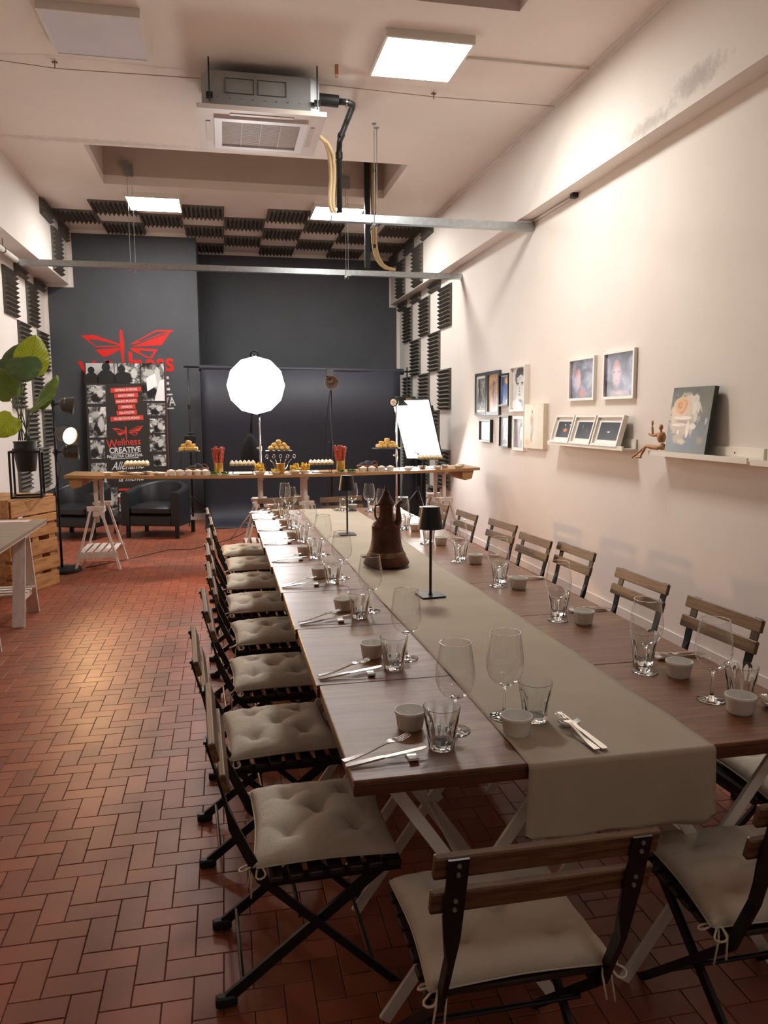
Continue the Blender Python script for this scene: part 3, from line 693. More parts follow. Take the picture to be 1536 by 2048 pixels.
# ------------------------------------------------------------------ tableware
def mk_wine():
    t = thing('wine_glass', 'x', 'wine glass')
    prof = [(.006, .093), (.018, .096), (.033, .105), (.0455, .12), (.0525, .14), (.0545, .158), (.053, .18), (.049, .207), (.0445, .235), (.0422, .25)]
    MB().lathe(prof, 40).build('bowl', THIN, t, True)
    MB().lathe([(.0415, .2490), (.0418, .2503), (.0428, .2503), (.0430, .2490)], 40, close=True).build('rim', GLASS, t, AUTO)
    pr = [(.0005, .001), (.041, .001), (.0425, .002), (.041, .0033), (.024, .0055), (.010, .010), (.005, .018), (.004, .03), (.0038, .07), (.0045, .085), (.009, .0925), (.014, .0958), (.013, .0972), (.0005, .0962)]
    MB().lathe(pr, 32).build('stem', GLASS, t, True)
    return t
def mk_tumbler():
    t = thing('glass_tumbler', 'x', 'tumbler')
    op = [(.0005, 0), (.031, 0), (.034, .003), (.0375, .03), (.0415, .06), (.045, .08), (.0472, .1), (.0488, .112)]
    ip = [(.0473, .1125), (.0456, .1), (.0425, .08), (.038, .06), (.0325, .03), (.0285, .018), (.0005, .0155)]
    amp = [0, .07, .09, .10, .09, .06, .0, .0]+[0, 0, 0, .0, .0, 0, 0]
    MB().lathe(op+ip, 54, fr=lambda i, a: 1-amp[i]*abs(math.cos(a*4.5))**1.5).build('glass_body', GLASS, t, AUTO)
    return t
def mk_ramekin():
    t = thing('ramekin', 'x', 'ramekin')
    pr = [(.0005, .0), (.031, 0), (.0335, .003), (.0355, .006), (.041, .043), (.0435, .046), (.044, .051), (.043, .054), (.0405, .054), (.039, .048), (.034, .01), (.031, .007), (.0005, .006)]
    fl = [0, 0, 0, 1, 1, 0, 0, 0, 0, 0, 0, 0, 0]
    MB().lathe(pr, 96, fr=lambda i, a: 1-.022*fl[i]*max(0, math.cos(a*32))).build('ceramic_body', CERAM, t, AUTO)
    return t
def mk_fork():
    t = thing('fork', 'x', 'fork'); L = .195
    path = [(0, .0025, .009), (.03, .003, .008), (.07, .006, .0045), (.105, .012, .0035), (.128, .017, .005), (.14, .0185, .0105), (.15, .018, .0125)]
    vs = []; fs = []
    for x, z, w_ in path: vs += [(x, -w_, z), (x, w_, z), (x, w_, z+.0025), (x, -w_, z+.0025)]
    for i in range(len(path)-1):
        for k in range(4): l = (k+1) % 4; fs.append((i*4+k, i*4+l, i*4+4+l, i*4+4+k))
    fs += [(3, 2, 1, 0), tuple(range(len(vs)-4, len(vs)))]
    MB().add(vs, fs).build('handle', CUTLERY, t, AUTO)
    k = MB()
    for q in range(4):
        y = -.0105+.007*q; k.tube([(.149, y, .019), (.17, y, .0175), (.185, y*.95, .0205), (L+.003, y*.95, .026)], [.0019, .0018, .0015, .0007], 6)
    k.build('tines', CUTLERY, t, True); return t
def mk_knife():
    t = thing('knife', 'x', 'knife')
    MB().prism([(0, -.008), (.01, -.0095), (.1, -.0065), (.1, .0065), (.01, .0095), (0, .008)], .0, .005).build('handle', CUTLERY, t, mtx=T(0, 0, .001, ry=-.085))
    MB().prism([(.1, -.0065), (.2, -.009), (.214, -.002), (.216, .004), (.21, .0065), (.1, .0065)], .002, .0035).build('blade', CUTLERY, t, mtx=T(0, 0, .001, ry=-.085)); return t
def mk_rest():
    t = thing('cutlery_rest', 'x', 'cutlery rest')
    n = 9; vs = []; fs = []
    for i in range(n):
        u = -1+2*i/(n-1); z = .004+.008*abs(u)**2.2; 
        vs += [(-.012, u*.03, z-.004), (.012, u*.03, z-.004), (.012, u*.03, z+.002), (-.012, u*.03, z+.002)]
    for i in range(n-1):
        for k in range(4): l = (k+1) % 4; fs.append((i*4+k, i*4+l, i*4+4+l, i*4+4+k))
    fs += [(3, 2, 1, 0), tuple(range(len(vs)-4, len(vs)))]
    MB().add(vs, fs).build('porcelain_body', CERAM, t, AUTO); return t
PROTO = {}
def put(kind, maker, mtx, label, group):
    if kind not in PROTO:
        o = maker(); PROTO[kind] = o; ALLK(o); o.matrix_basis = mtx; o['label'] = label; o['group'] = group; return o
    return dup(PROTO[kind], mtx, label, group)
rs = random.Random(11)
def setting(x, y, a, where, wine, tumb, ram, rest_=(0, 0), spread=.28, zt=TZ, sides=''):
    """a = heading of the sitter; wine/tumb/ram offsets (forward, leftward) from the cutlery rest"""
    f = Vector((math.cos(a), math.sin(a))); l = Vector((-f.y, f.x))
    P = lambda o_: Vector((x, y))+f*o_[0]+l*o_[1]
    p = P(wine); put('wine', mk_wine, T(p.x, p.y, zt, rs.uniform(0, 6)), f'stemmed wine glass {where}', 'stemmed wine glasses on the long table')
    p = P(tumb); put('tumb', mk_tumbler, T(p.x, p.y, zt, rs.uniform(0, 6)), f'fluted glass tumbler {where}', 'fluted tumblers on the long table')
    p = P(ram); put('ram', mk_ramekin, T(p.x, p.y, zt, rs.uniform(0, 6)), f'white ribbed ramekin {where}', 'white ramekins on the long table')
    put('rest', mk_rest, T(x, y, zt, a), f'white porcelain cutlery rest {where}', 'porcelain cutlery rests')
    h = P((-.175, .005)); 
    put('fork', mk_fork, T(h.x, h.y, zt+.004, a+spread+rs.uniform(-.03, .03)) @ T(0, 0, 0, ry=-.02), f'steel fork {where}', 'forks on the long table')
    h = P((-.172, -.018)); put('knife', mk_knife, T(h.x, h.y, zt+.0015, a+.12+rs.uniform(-.03, .03)), f'steel knife {where}', 'knives on the long table')
for i, (x, y) in enumerate(((.44, 1.79), (.455, 2.43), (.455, 3.11), (.435, 3.82), (.425, 4.52), (.41, 5.15), (.40, 5.79), (.385, 6.42), (.37, 6.84))):
    setting(x, y, 0, f'at the {ORD[i]} aisle-side place from the hanging runner end', (.155, .14), (.09, .045), (.04, .185), spread=.36 if i == 0 else .34)
for i, (x, y) in enumerate(((1.485, 2.38), (1.475, 3.05), (1.455, 3.72), (1.45, 4.38), (1.43, 5.04), (1.415, 5.68), (1.40, 6.36), (1.38, 6.84))):
    setting(x, y, PI, f'at the {ORD[i]} picture-wall place from the hanging runner end', (.125, .12), (.085, .04), (.04, .185), spread=.2)
setting(.915, 1.895, PI/2, 'on the runner at the hanging end', (.095, .155), (.055, .078), (-.025, .165), zt=TZ+.0022, spread=.13)
setting(1.565, 1.90, PI/2, 'beside the runner at the hanging end, table corner', (.085, .145), (.055, .07), (-.02, .125), spread=.1)
setting(.97, 6.86, -PI/2, 'on the runner at the bar end', (.08, .14), (.04, .07), (.03, .15), zt=TZ+.0022, spread=.1)

# table lamps
def lamp(x, y, rz, label):
    t = thing('table_lamp', label, 'table lamp', T(x, y, TZ+.0025, rz), 'black cordless table lamps')
    MB().bbox((-.058, -.058, 0), (.058, .058, .008), .0015).build('base', BLACKM, t)
    MB().lathe([(.012, .008), (.009, .012), (.0065, .018), (.0065, .40)], 16).build('pole', BLACKM, t, True)
    MB().lathe([(.0585, .325), (.0595, .325), (.0425, .43), (.0415, .43)], 40, close=True).build('lamp_shade', BLACKM, t, AUTO)
    MB().lathe([(.0005, .424), (.0425, .424), (.0425, .429), (.0005, .431)], 32).build('shade_cap', M('lamp_cap', (196, 196, 196), .3), t, AUTO)
    MB().lathe([(.0005, .40), (.02, .40), (.02, .41), (.0005, .424)], 16).build('light_head', WHITEM, t, True)
lamp(.94, 3.46, .1, 'black cordless table lamp between the ewer and the hanging runner end')
lamp(.85, 5.42, 0, 'black cordless table lamp between the ewer and the bar')
# ewer
E_ = thing('copper_ewer', 'aged copper ewer with conical lid, flared base, spout and handle on the runner', 'ewer', T(.885, 4.22, TZ+.003, -.1) @ Matrix.Scale(1.0, 4))
MB().lathe([(.0005, 0), (.1, .0), (.128, .012), (.133, .022), (.122, .045), (.112, .062)], 48).build('flared_foot', COPPER, E_, True)
MB().lathe([(.112, .062), (.1135, .066), (.104, .085), (.1, .09)], 48).build('rim_band', COPPERB, E_, True)
MB().lathe([(.1, .09), (.09, .12), (.083, .16), (.081, .2), (.082, .226), (.084, .23), (.078, .245), (.058, .268), (.046, .282), (.045, .29), (.041, .31), (.04, .35), (.042, .355)], 48).build('body', COPPER, E_, math.radians(60))
MB().lathe([(.046, .352), (.05, .356), (.048, .364), (.036, .385), (.026, .402), (.02, .412), (.021, .418), (.014, .428), (.009, .436), (.011, .446), (.004, .462), (.0005, .468)], 36).build('lid', M('dark_copper', (62, 38, 30), .45, .5, noise=(16, .4)), E_, True)
MB().tube([(.055, -.03, .235), (.066, -.045, .27), (.064, -.045, .32), (.064, -.044, .35), (.074, -.052, .372), (.082, -.058, .38)], [.02, .017, .014, .012, .0105, .009], 12).build('spout', COPPER, E_, True)
MB().tube([(-.042, .0, .35), (-.058, .0, .35), (-.064, .0, .325), (-.062, .0, .29), (-.052, .0, .265), (-.058, .01, .25)], .0055, 8).build('handle', M('dark_copper', (62, 38, 30)), E_, True)
MB().prism([(-.14, -.01), (-.118, -.016), (-.118, .01)], .052, .064).build('nick', COPPER, E_)

# ================================================================== RIGHT WALL PICTURES
FRB = M('pewter_frame', (74, 76, 80), .4); FRK = M('black_frame', (22, 22, 24), .4); FRW = M('white_frame', (232, 226, 216), .4)
def frame(y_far, y_near, z0, z1, fm, fw, dep, pic, label, matw=0, cat='picture', group=None, tilt=0, xw=XR, foot=0):
    w_ = y_far-y_near; h = z1-z0
    t = thing('framed_picture', label, cat, T(xw-foot, y_far, z0, -PI/2) @ T(rx=-tilt), group)
    MB().box((0, -dep, 0), (w_, 0, fw)).box((0, -dep, h-fw), (w_, 0, h)).box((0, -dep, fw), (fw, 0, h-fw)).box((w_-fw, -dep, fw), (w_, 0, h-fw)).build('frame', fm, t)
    if matw: MB().box((fw, -dep*.45, fw), (w_-fw, -.004, h-fw)).build('mount', WPAPER, t)
    a = fw+matw
    MB().box((a, -dep*.45-.0015 if matw else -dep*.4, a), (w_-a, -.002, h-a)).build('print', pic, t)
    return t
G_, K_ = (128, 128, 126), (34, 34, 36)
frame(9.22, 8.80, 1.612, 2.118, FRB, .034, .025, picture('print_forest', [(40, 42, 44), (120, 122, 118), (190, 188, 180)], 7, [(.5, .35, .28, .2, (70, 72, 80), .6, .8), (.3, .7, .1, .3, (50, 54, 52), .5, .8)], stretch=(1, 1, .6)), 'pewter framed grey sketch with cream mount, farthest along the picture wall', .03)
frame(8.775, 8.35, 1.612, 2.12, FRB, .04, .03, picture('print_tree', [(176, 128, 84), (206, 168, 120), (150, 106, 96)], 5, [(.45, .5, .12, .4, (112, 96, 130), .7, .9), (.6, .2, .3, .12, (170, 96, 90), .6, 1.), (.5, .75, .2, .12, (116, 92, 120), .7, 1.2)], stretch=(1.4, 1, .8)), 'pewter framed ochre and violet abstract painting')
frame(8.325, 8.02, 1.71, 2.07, FRK, .02, .045, picture('print_blue', [(64, 84, 140), (96, 120, 180), (70, 96, 130)], 6, [(.75, .85, .3, .16, (226, 168, 84), .3, .4), (.25, .8, .15, .2, (70, 72, 66), .4, .4), (.85, .08, .22, .1, (228, 230, 236), .3, .3)]), 'black framed small blue and orange painting', .012)
frame(7.97, 7.545, 1.65, 2.13, FRW, .022, .05, picture('print_boy', [(206, 206, 204), (224, 224, 222)], 3, [(0.62, 0.78, 0.46, 0.26, (70, 70, 74), 0.15, 0.5), (0.93, 0.62, 0.12, 0.26, (84, 86, 88), 0.3, 0.4), (0.62, 0.54, 0.32, 0.3, (214, 214, 212), 0.1, 0.12), (0.5, 0.74, 0.22, 0.06, (196, 196, 196), 0.4, 0.2), (0.4, 0.635, 0.12, 0.022, (50, 50, 54), 0.4, 0.2), (0.74, 0.64, 0.12, 0.022, (50, 50, 54), 0.4, 0.2), (0.41, 0.6, 0.07, 0.018, (40, 40, 44), 0.4, 0.1), (0.73, 0.605, 0.07, 0.018, (40, 40, 44), 0.4, 0.1), (0.53, 0.5, 0.035, 0.09, (160, 160, 160), 0.7, 0.2), (0.54, 0.43, 0.07, 0.012, (100, 100, 104), 0.5, 0.2), (0.53, 0.37, 0.12, 0.012, (70, 70, 74), 0.4, 0.2), (0.53, 0.345, 0.09, 0.014, (140, 140, 140), 0.5, 0.2), (0.6, 0.2, 0.2, 0.06, (110, 110, 114), 0.5, 0.5), (0.86, 0.13, 0.22, 0.14, (120, 120, 124), 0.5, 0.5), (0.27, 0.12, 0.36, 0.12, (248, 248, 250), 0.05, 0)]), 'white framed charcoal portrait of a short-haired head')
frame(9.01, 8.60, 1.295, 1.56, FRK, .02, .04, picture('print_ghost', [(206, 206, 212), (226, 226, 230)], 4, [(.4, .35, .18, .36, (186, 184, 196), .7, .8), (.7, .55, .14, .34, (182, 178, 190), .7, .8)]), 'black framed pale pencil drawing below the pewter frames', .01)
frame(8.305, 8.01, 1.255, 1.607, FRK, .012, .04, picture('print_woman', [(170, 170, 174), (198, 198, 202)], 4, [(.5, .55, .32, .34, (52, 52, 54), .3, .4), (.5, .52, .2, .27, (216, 214, 212), .3, .2), (.4, .55, .07, .04, (40, 40, 42), .5, .2), (.62, .55, .07, .04, (40, 40, 42), .5, .2), (.5, .36, .08, .025, (70, 70, 72), .5, .2), (.5, .12, .3, .14, (60, 60, 62), .5, .6)]), 'narrow frame with black and white photo of a long-haired face', .014)
frame(7.9, 7.593, 1.237, 1.6, FRW, .03, .03, picture('print_profile', [(150, 150, 156), (176, 174, 180)], 3, [(.72, .62, .26, .3, (60, 60, 64), .3, .3), (.72, .5, .16, .26, (228, 226, 226), .25, .2), (.25, .3, .18, .3, (176, 152, 168), .8, .4), (.8, .15, .2, .14, (112, 150, 146), .8, .4)]), 'narrow white frame with a half-hidden face photo', .0)
t = thing('canvas_painting', 'unframed cream canvas with a small standing figure sketch', 'painting', T(XR, 7.535, 1.275, -PI/2))
MB().box((0, -.045, 0), (.495, 0, .45)).build('canvas', M('raw_canvas', (216, 202, 176), .8, noise=(6, .06)), t)
MB().box((.004, -.0465, .004), (.491, -.045, .446)).build('painting', picture('print_figure', [(212, 198, 172), (224, 212, 188)], 3, [(.42, .62, .12, .2, (176, 130, 88), .6, .9), (.44, .44, .1, .2, (170, 164, 162), .5, .7), (.4, .25, .05, .16, (150, 120, 100), .6, .8), (.2, .12, .18, .1, (208, 168, 100), .7, 1.), (.43, .83, .05, .06, (130, 92, 60), .5, .5)]), t)
for y, z in ((8.56, 1.3), (7.95, 1.28), (7.57, 1.24)):
    tag(MB().box((XR-.003, y-.03, z), (XR, y+.03, z+.09)).build('caption_card', WPAPER), {8.56: 'small white caption card beside the pale pencil drawing', 7.95: 'small white caption card between the two face photos', 7.57: 'small white caption card beside the cream canvas'}[y], 'card', 'caption cards on the picture wall')
smoke = [(36, 38, 48), (110, 112, 134), (176, 178, 204)]
frame(6.545, 6.055, 1.738, 2.11, FRW, .022, .03, picture('print_smoke_a', smoke, 2.2, [(.33, .5, .12, .33, (206, 172, 182), .5, .4), (.52, .12, .22, .12, (190, 112, 96), .7, .6), (.15, .72, .07, .2, (150, 110, 104), .6, .6), (.3, .68, .07, .1, (206, 120, 92), .6, .3)], seed=3), 'large white framed photo of a profile in violet smoke', group='smoky portrait photos')
frame(5.9, 5.408, 1.738, 2.12, FRW, .022, .03, picture('print_smoke_b', smoke, 2.0, [(.4, .5, .19, .36, (216, 180, 196), .55, .3), (.38, .76, .11, .12, (206, 136, 116), .7, .3), (.31, .57, .045, .02, (90, 70, 84), .5, .2), (.48, .57, .045, .02, (110, 84, 100), .5, .2), (.4, .36, .06, .02, (180, 96, 104), .5, .2), (.5, .08, .4, .1, (190, 166, 176), .8, .8)], seed=7), 'large white framed photo of a frontal face in violet smoke', group='smoky portrait photos')
# picture ledges
def ledge(y1, y0, z, label, hole=None):
    t = thing('picture_ledge', label, 'shelf', T(XR, y1, z, -PI/2), 'white picture ledges'); L = y1-y0
    MB().box((0, -.115, 0), (L, 0, .014)).build('shelf_board', FRW, t)
    MB().box((0, -.018, .014), (L, 0, .085)).build('back_rail', FRW, t)
    MB().box((0, -.13, -.002), (L, -.115, .032)).build('front_lip', FRW, t)
    if hole: MB().tube([(hole, -.0185, .05), (hole, -.02, .05)], .006, 10).build('screw_hole', BLACKP, t)
    return t
ledge(6.75, 5.36, 1.342, 'white picture ledge holding three small framed night photos')
ledge(4.99, 3.93, 1.33, 'white picture ledge holding the rose canvas and wooden mannequin', hole=.8)
ledge(3.9, 2.84, 1.325, 'white picture ledge running out of the photo past the rose canvas')
nb = [(18, 19, 26), (30, 32, 42)]
for i, (ya, yb, bl, d) in enumerate(((6.69, 6.31, [(.62, .45, .18, .16, (214, 120, 64), .6, .8), (.55, .78, .05, .04, (240, 236, 230), .3, 0), (.9, .8, .05, .04, (240, 236, 230), .3, 0)], 'an orange reflection'),
                                   (6.285, 5.905, [(.35, .7, .06, .16, (70, 110, 120), .6, .5), (.7, .5, .08, .06, (130, 70, 66), .6, .5)], 'a dim teal streak'), (5.88, 5.45, [(.5, .45, .09, .06, (236, 236, 240), .5, .3), (.5, .5, .3, .03, (60, 66, 84), .8, .8)], 'a white glint'))):
    frame(ya, yb, 1.356, 1.356+.255, FRW, .02, .04, picture('print_night%s' % 'abc'[i], nb, 5, bl, seed=i*5), 'small white framed night photo of %s leaning on the ledge' % d, .035, group='night photos on the ledge', tilt=.27, foot=.098)
# rose canvas
t = thing('rose_painting', 'box canvas painted with a large cream and orange rose leaning on the ledge', 'painting', T(XR-.085, 4.81, 1.345, -PI/2) @ T(rx=-.13))
MB().box((0, -.03, 0), (.45, 0, .45)).build('canvas', picture('canvas_side', [(20, 24, 20), (44, 62, 30)], 3), t)
MB().box((0, -.0315, 0), (.45, -.03, .45)).build('painting', picture('print_rose', [(62, 64, 62), (84, 86, 74), (96, 92, 64)], 3,
    [(0.5, 0.2, 0.6, 0.3, (80, 86, 98), 0.8, 0.9), (0.85, 0.8, 0.3, 0.25, (96, 94, 66), 0.8, 0.6), (0.38, 0.6, 0.38, 0.34, (176, 160, 138), 0.12, 1.0), (0.6, 0.74, 0.09, 0.17, (214, 206, 192), 0.2, 0.8), (0.15, 0.5, 0.14, 0.2, (188, 160, 130), 0.3, 0.9), (0.5, 0.82, 0.2, 0.06, (206, 196, 178), 0.2, 0.9), (0.3, 0.62, 0.3, 0.25, (206, 184, 156), 0.2, 0.8), (0.38, 0.5, 0.26, 0.1, (168, 136, 108), 0.5, 0.9), (0.36, 0.545, 0.27, 0.035, (232, 220, 200), 0.3, 0.6), (0.27, 0.71, 0.22, 0.17, (224, 186, 132), 0.2, 0.6), (0.28, 0.72, 0.17, 0.13, (198, 140, 84), 0.3, 0.7), (0.25, 0.73, 0.13, 0.1, (226, 172, 108), 0.3, 0.7), (0.24, 0.73, 0.08, 0.065, (186, 120, 66), 0.4, 0.6), (0.25, 0.735, 0.045, 0.035, (214, 150, 90), 0.4, 0.4), (0.3, 0.44, 0.24, 0.03, (226, 212, 190), 0.3, 0.8), (0.42, 0.36, 0.2, 0.09, (186, 158, 130), 0.4, 1.0), (0.5, 0.4, 0.05, 0.12, (224, 214, 196), 0.3, 0.7), (0.62, 0.42, 0.1, 0.05, (222, 216, 202), 0.3, 0.7), (0.66, 0.55, 0.05, 0.08, (200, 192, 176), 0.3, 0.8), (0.3, 0.25, 0.17, 0.1, (172, 150, 112), 0.5, 1.0), (0.4, 0.19, 0.12, 0.05, (196, 180, 140), 0.4, 0.9), (0.7, 0.7, 0.05, 0.09, (206, 198, 184), 0.3, 0.7), (0.84, 0.22, 0.11, 0.07, (136, 116, 80), 0.7, 0.8), (0.92, 0.5, 0.03, 0.06, (170, 170, 164), 0.5, 0.5), (0.28, 0.33, 0.03, 0.04, (228, 222, 208), 0.2, 0.3), (0.5, 0.3, 0.03, 0.05, (228, 222, 208), 0.2, 0.3)], seed=2), t)
# wooden mannequin
MW = wood('mannequin_wood', [(168, 118, 74), (196, 146, 98)], .5, (6, 6, 1), 3, .05)
t = thing('wooden_mannequin', 'jointed wooden artist mannequin sitting on the ledge with one arm raised', 'figurine', T(3.02, 4.9, 1.345))
def cap(p, q, r0, r1, name):
    p, q = Vector(p), Vector(q); n = 7
    MB().tube([p+(q-p)*(i/n) for i in range(n+1)], [max(.002, (r0+(r1-r0)*i/n)*(.45+.55*math.sin(PI*(.12+.76*i/n)))) for i in range(n+1)], 10).build(name, MW, t, True)
MB().ball((0, .035-.0, .18), (.014, .016, .022), 12, 8).build('head', MW, t, True)
cap((0, .02, .075), (0, .03, .145), .03, .034, 'chest'); MB().ball((0, .01, .045), (.024, .024, .026), 12, 8).build('pelvis', MW, t, True)
cap((0, .03, .14), (0, .034, .165), .008, .008, 'neck')
cap((0, .055, .135), (-.01, .12, .125), .011, .009, 'upper_arm'); cap((-.01, .12, .125), (-.015, .125, .19), .009, .008, 'forearm'); MB().ball((-.015, .122, .21), (.008, .009, .02), 10, 6).build('hand', MW, t, True)
cap((0, .01, .13), (-.04, .07, .12), .011, .009, 'upper_arm'); cap((-.04, .07, .12), (-.045, .12, .135), .009, .008, 'forearm')
cap((-.01, .02, .035), (-.05, .13, .05), .015, .011, 'thigh'); cap((-.05, .13, .05), (-.06, .25, -.02), .012, .008, 'shin'); cap((-.06, .25, -.02), (-.065, .30, -.045), .01, .008, 'foot')
cap((-.03, .01, .03), (-.075, .1, .045), .015, .011, 'thigh'); cap((-.075, .1, .045), (-.085, .15, -.03), .012, .008, 'shin'); cap((-.085, .14, -.035), (-.09, .21, -.036), .01, .008, 'foot')

# ================================================================== BACK WALL LOGO AND BANNER
RED = M('signal_red', (214, 34, 26), .5); WHT = M('print_white', (238, 238, 238), .6); COR = M('label_red', (216, 66, 50), .5)
def poly3(pts, d=.0022):   # pts (x,z) -> thin prism facing -y
    return MB().prism([(x, z) for x, z in pts], 0, d, RX90)
def wings(S_):
    """dragonfly emblem drawn in a unit box, x -1..1, z about 0"""
    out = []
    def fr(o_, i_):   # outline with a hole: ring quads
        n = len(o_); mb = MB(); vs = [(x, 0, z) for x, z in o_]+[(x, 0, z) for x, z in i_]+[(x, -.0015, z) for x, z in o_]+[(x, -.0015, z) for x, z in i_]
        fs = []
        for k in range(n):
            l = (k+1) % n; fs += [(k, l, n+l, n+k), (2*n+k, 3*n+k, 3*n+l, 2*n+l), (k, 2*n+k, 2*n+l, l), (n+k, n+l, 3*n+l, 3*n+k)]
        return mb.add([(x*S_, y, z*S_) for x, y, z in vs], fs)
    sc2 = lambda pts: [(x*S_, z*S_) for x, z in pts]
    out.append(('upper_wing', fr([(-.94, .31), (-.66, .33), (-.09, .13), (-.12, .10), (-.12, .08), (-.62, .055)], [(-.80, .235), (-.6, .22), (-.2, .13), (-.18, .125), (-.18, .1), (-.62, .085)])))
    out.append(('lower_wing', poly3(sc2([(-.10, .05), (-.10, .02), (-.4, -.14), (-.5, -.15), (-.65, .0), (-.5, .02)]))))
    out.append(('upper_wing', fr([(.09, .13), (.68, .46), (1.06, .46), (1.02, .42), (.78, .35), (.2, .14)], [(.26, .2), (.68, .42), (.92, .425), (.90, .41), (.7, .35), (.34, .2)])))
    out.append(('upper_wing', poly3(sc2([(.12, .08), (.98, .40), (.78, .12), (.5, .1)]))))
    out.append(('lower_wing', fr([(.1, .06), (.7, .03), (.56, -.17), (.44, -.16), (.2, -.04), (.1, .03)], [(.3, .0), (.62, -.01), (.53, -.135), (.46, -.13), (.34, -.07), (.3, -.04)])))
    out.append(('lower_wing', poly3(sc2([(.1, .06), (.66, .02), (.62, -.02), (.3, 0)]))))
    out.append(('body', poly3(sc2([(-.08, .46), (-.05, .43), (-.05, .37), (-.025, .2), (-.025, .1), (-.04, -.1), (-.04, -.42), (-.075, -.46), (-.105, -.1), (-.12, .08), (-.115, .2), (-.115, .36), (-.115, .42)]))))
    return out
def text(body, size, x, z, mat, parent, name='lettering', bold=0, y=-.002, align='CENTER', shear=0, sx=1, mtx=None):
    cu = bpy.data.curves.new(name, 'FONT'); cu.body = body; cu.size = size; cu.align_x = align; cu.extrude = .0006; cu.offset = bold; cu.shear = shear
    cu.resolution_u = 3
    cu.materials.append(mat); tmp = bpy.data.objects.new(name, cu); me = bpy.data.meshes.new_from_object(tmp); bpy.data.objects.remove(tmp); bpy.data.curves.remove(cu)
    o = bpy.data.objects.new(name, me); COL.objects.link(o); o.parent = parent
    o.matrix_basis = (mtx or Matrix.Identity(4)) @ T(x, y, z, rx=PI/2) @ Matrix.Diagonal((sx, 1, 1, 1)); return o
lg = thing('wall_emblem', 'large red dragonfly emblem and lettering painted on the charcoal wall', 'wall sign', T(-1.415, YP-.0045, 2.60))
for n_, mb in wings(.67): mb.build(n_, RED, lg)
mt = T(ry=-.055)
text('W', .44, -.47, -.44, RED, lg, bold=.008, sx=.95, mtx=mt); text('e', .40, -.27, -.33, RED, lg, bold=.008, mtx=mt); text('l', .44, .06, -.33, RED, lg, bold=.008, mtx=mt)
text('ness', .40, .38, -.335, RED, lg, bold=.008, sx=.88, mtx=mt)
text('CREATIVE', .29, .0, -.62, WHT, lg, bold=.006, sx=.92, mtx=mt)
for z in (-.70, -.91): MB().box((-.57, -.003, z), (.62, 0, z+.022), mt).build('rule_line', WHT, lg)
text('PALESTRA CREATIVA', .19, .0, -.86, WHT, lg, bold=.002, sx=.73, mtx=mt)
# banner
BW, BH = 1.15, 2.4
bn = thing('banner', 'tall dark promotional banner of black and white photos leaning on the wall', 'banner', T(-1.995, 12.0, .01, -.02) @ T(rx=-.075))
MB().box((0, 0, 0), (BW, .02, BH)).build('panel', M('banner_print', (50, 45, 42), .45), bn)
MB().box((BW, -.001, 0), (BW+.012, .022, BH)).build('edge_strip', M('banner_edge', (120, 60, 60), .5), bn)
SIL = M('print_black', (24, 22, 22), .6)
def photo(x0, z0, x1, z1, seed, dark=.5, lab=None):
    bg = [(26, 25, 25), (120, 118, 116), (232, 230, 228)]
    m_ = picture('photo_%d' % seed, bg, 3.2, [(.3+.07*(seed % 5), .3, .35, .3, (30, 28, 28), .3, .9), (.7, .45+.05*(seed % 4), .2, .28, (206, 204, 200), .3, .9), (.35, .75, .3, .12, (190, 188, 184), .4, .7)], stretch=(1, 1, 1.3), seed=seed*1.7)
    e = m_.node_tree.nodes['Color Ramp'].color_ramp.elements; e[0].position = .38; e[2].position = .64; e[1].position = .5
    MB().box((x0, -.002, z0), (x1, 0, z1)).build('photo', m_, bn)
def silhouette(x, z, s):
    mb = MB(); mb.prism([(x-.11*s, z), (x+.11*s, z), (x+.1*s, z+.1*s), (x+.05*s, z+.15*s), (x-.05*s, z+.15*s), (x-.1*s, z+.1*s)], .002, .0035, RX90)
    mb.prism([(x+.05*s*math.cos(a*PI/5), z+.19*s+.055*s*math.sin(a*PI/5)) for a in range(10)], .002, .0035, RX90); mb.build('silhouette', SIL, bn)
WALLP = picture('photo_wall', [(150, 148, 146), (222, 220, 218)], 2, [(.1, .9, .5, .5, (190, 188, 186), .6, .2)])
MB().box((.015, -.002, 2.1), (.5, 0, 2.395)).build('photo', WALLP, bn)
for x in (.33, .41, .46): MB().box((x, -.003, 2.2), (x+.012, -.002, 2.395)).build('window_bar', SIL, bn)
silhouette(.09, 2.1, 1.); silhouette(.3, 2.1, 1.25); silhouette(.52, 2.1, 1.1)
photo(.5, 2.1, .78, 2.395, 1); photo(.80, 1.84, 1.13, 2.395, 2); MB().prism([(.88, 1.98), (1.03, 2.07), (1.0, 2.25), (.87, 2.18)], .002, .004, RX90).build('sheet', WHT, bn); MB().prism([(.98, 1.84), (1.13, 1.84), (1.13, 2.16), (1.06, 2.14)], .002, .004, RX90).build('sheet', WHT, bn)
photo(.02, 1.8, .28, 2.07, 3); photo(.03, 1.3, .28, 1.75, 4); photo(.04, .98, .24, 1.26, 5); photo(.04, .6, .26, .92, 6)
photo(.87, 1.62, 1.13, 1.8, 7); photo(.9, 1.36, 1.12, 1.58, 8); photo(.89, 1.08, 1.12, 1.33, 9); photo(.94, .86, 1.12, 1.03, 10); photo(.03, .1, .4, .55, 11); photo(.42, .1, .76, .42, 12)
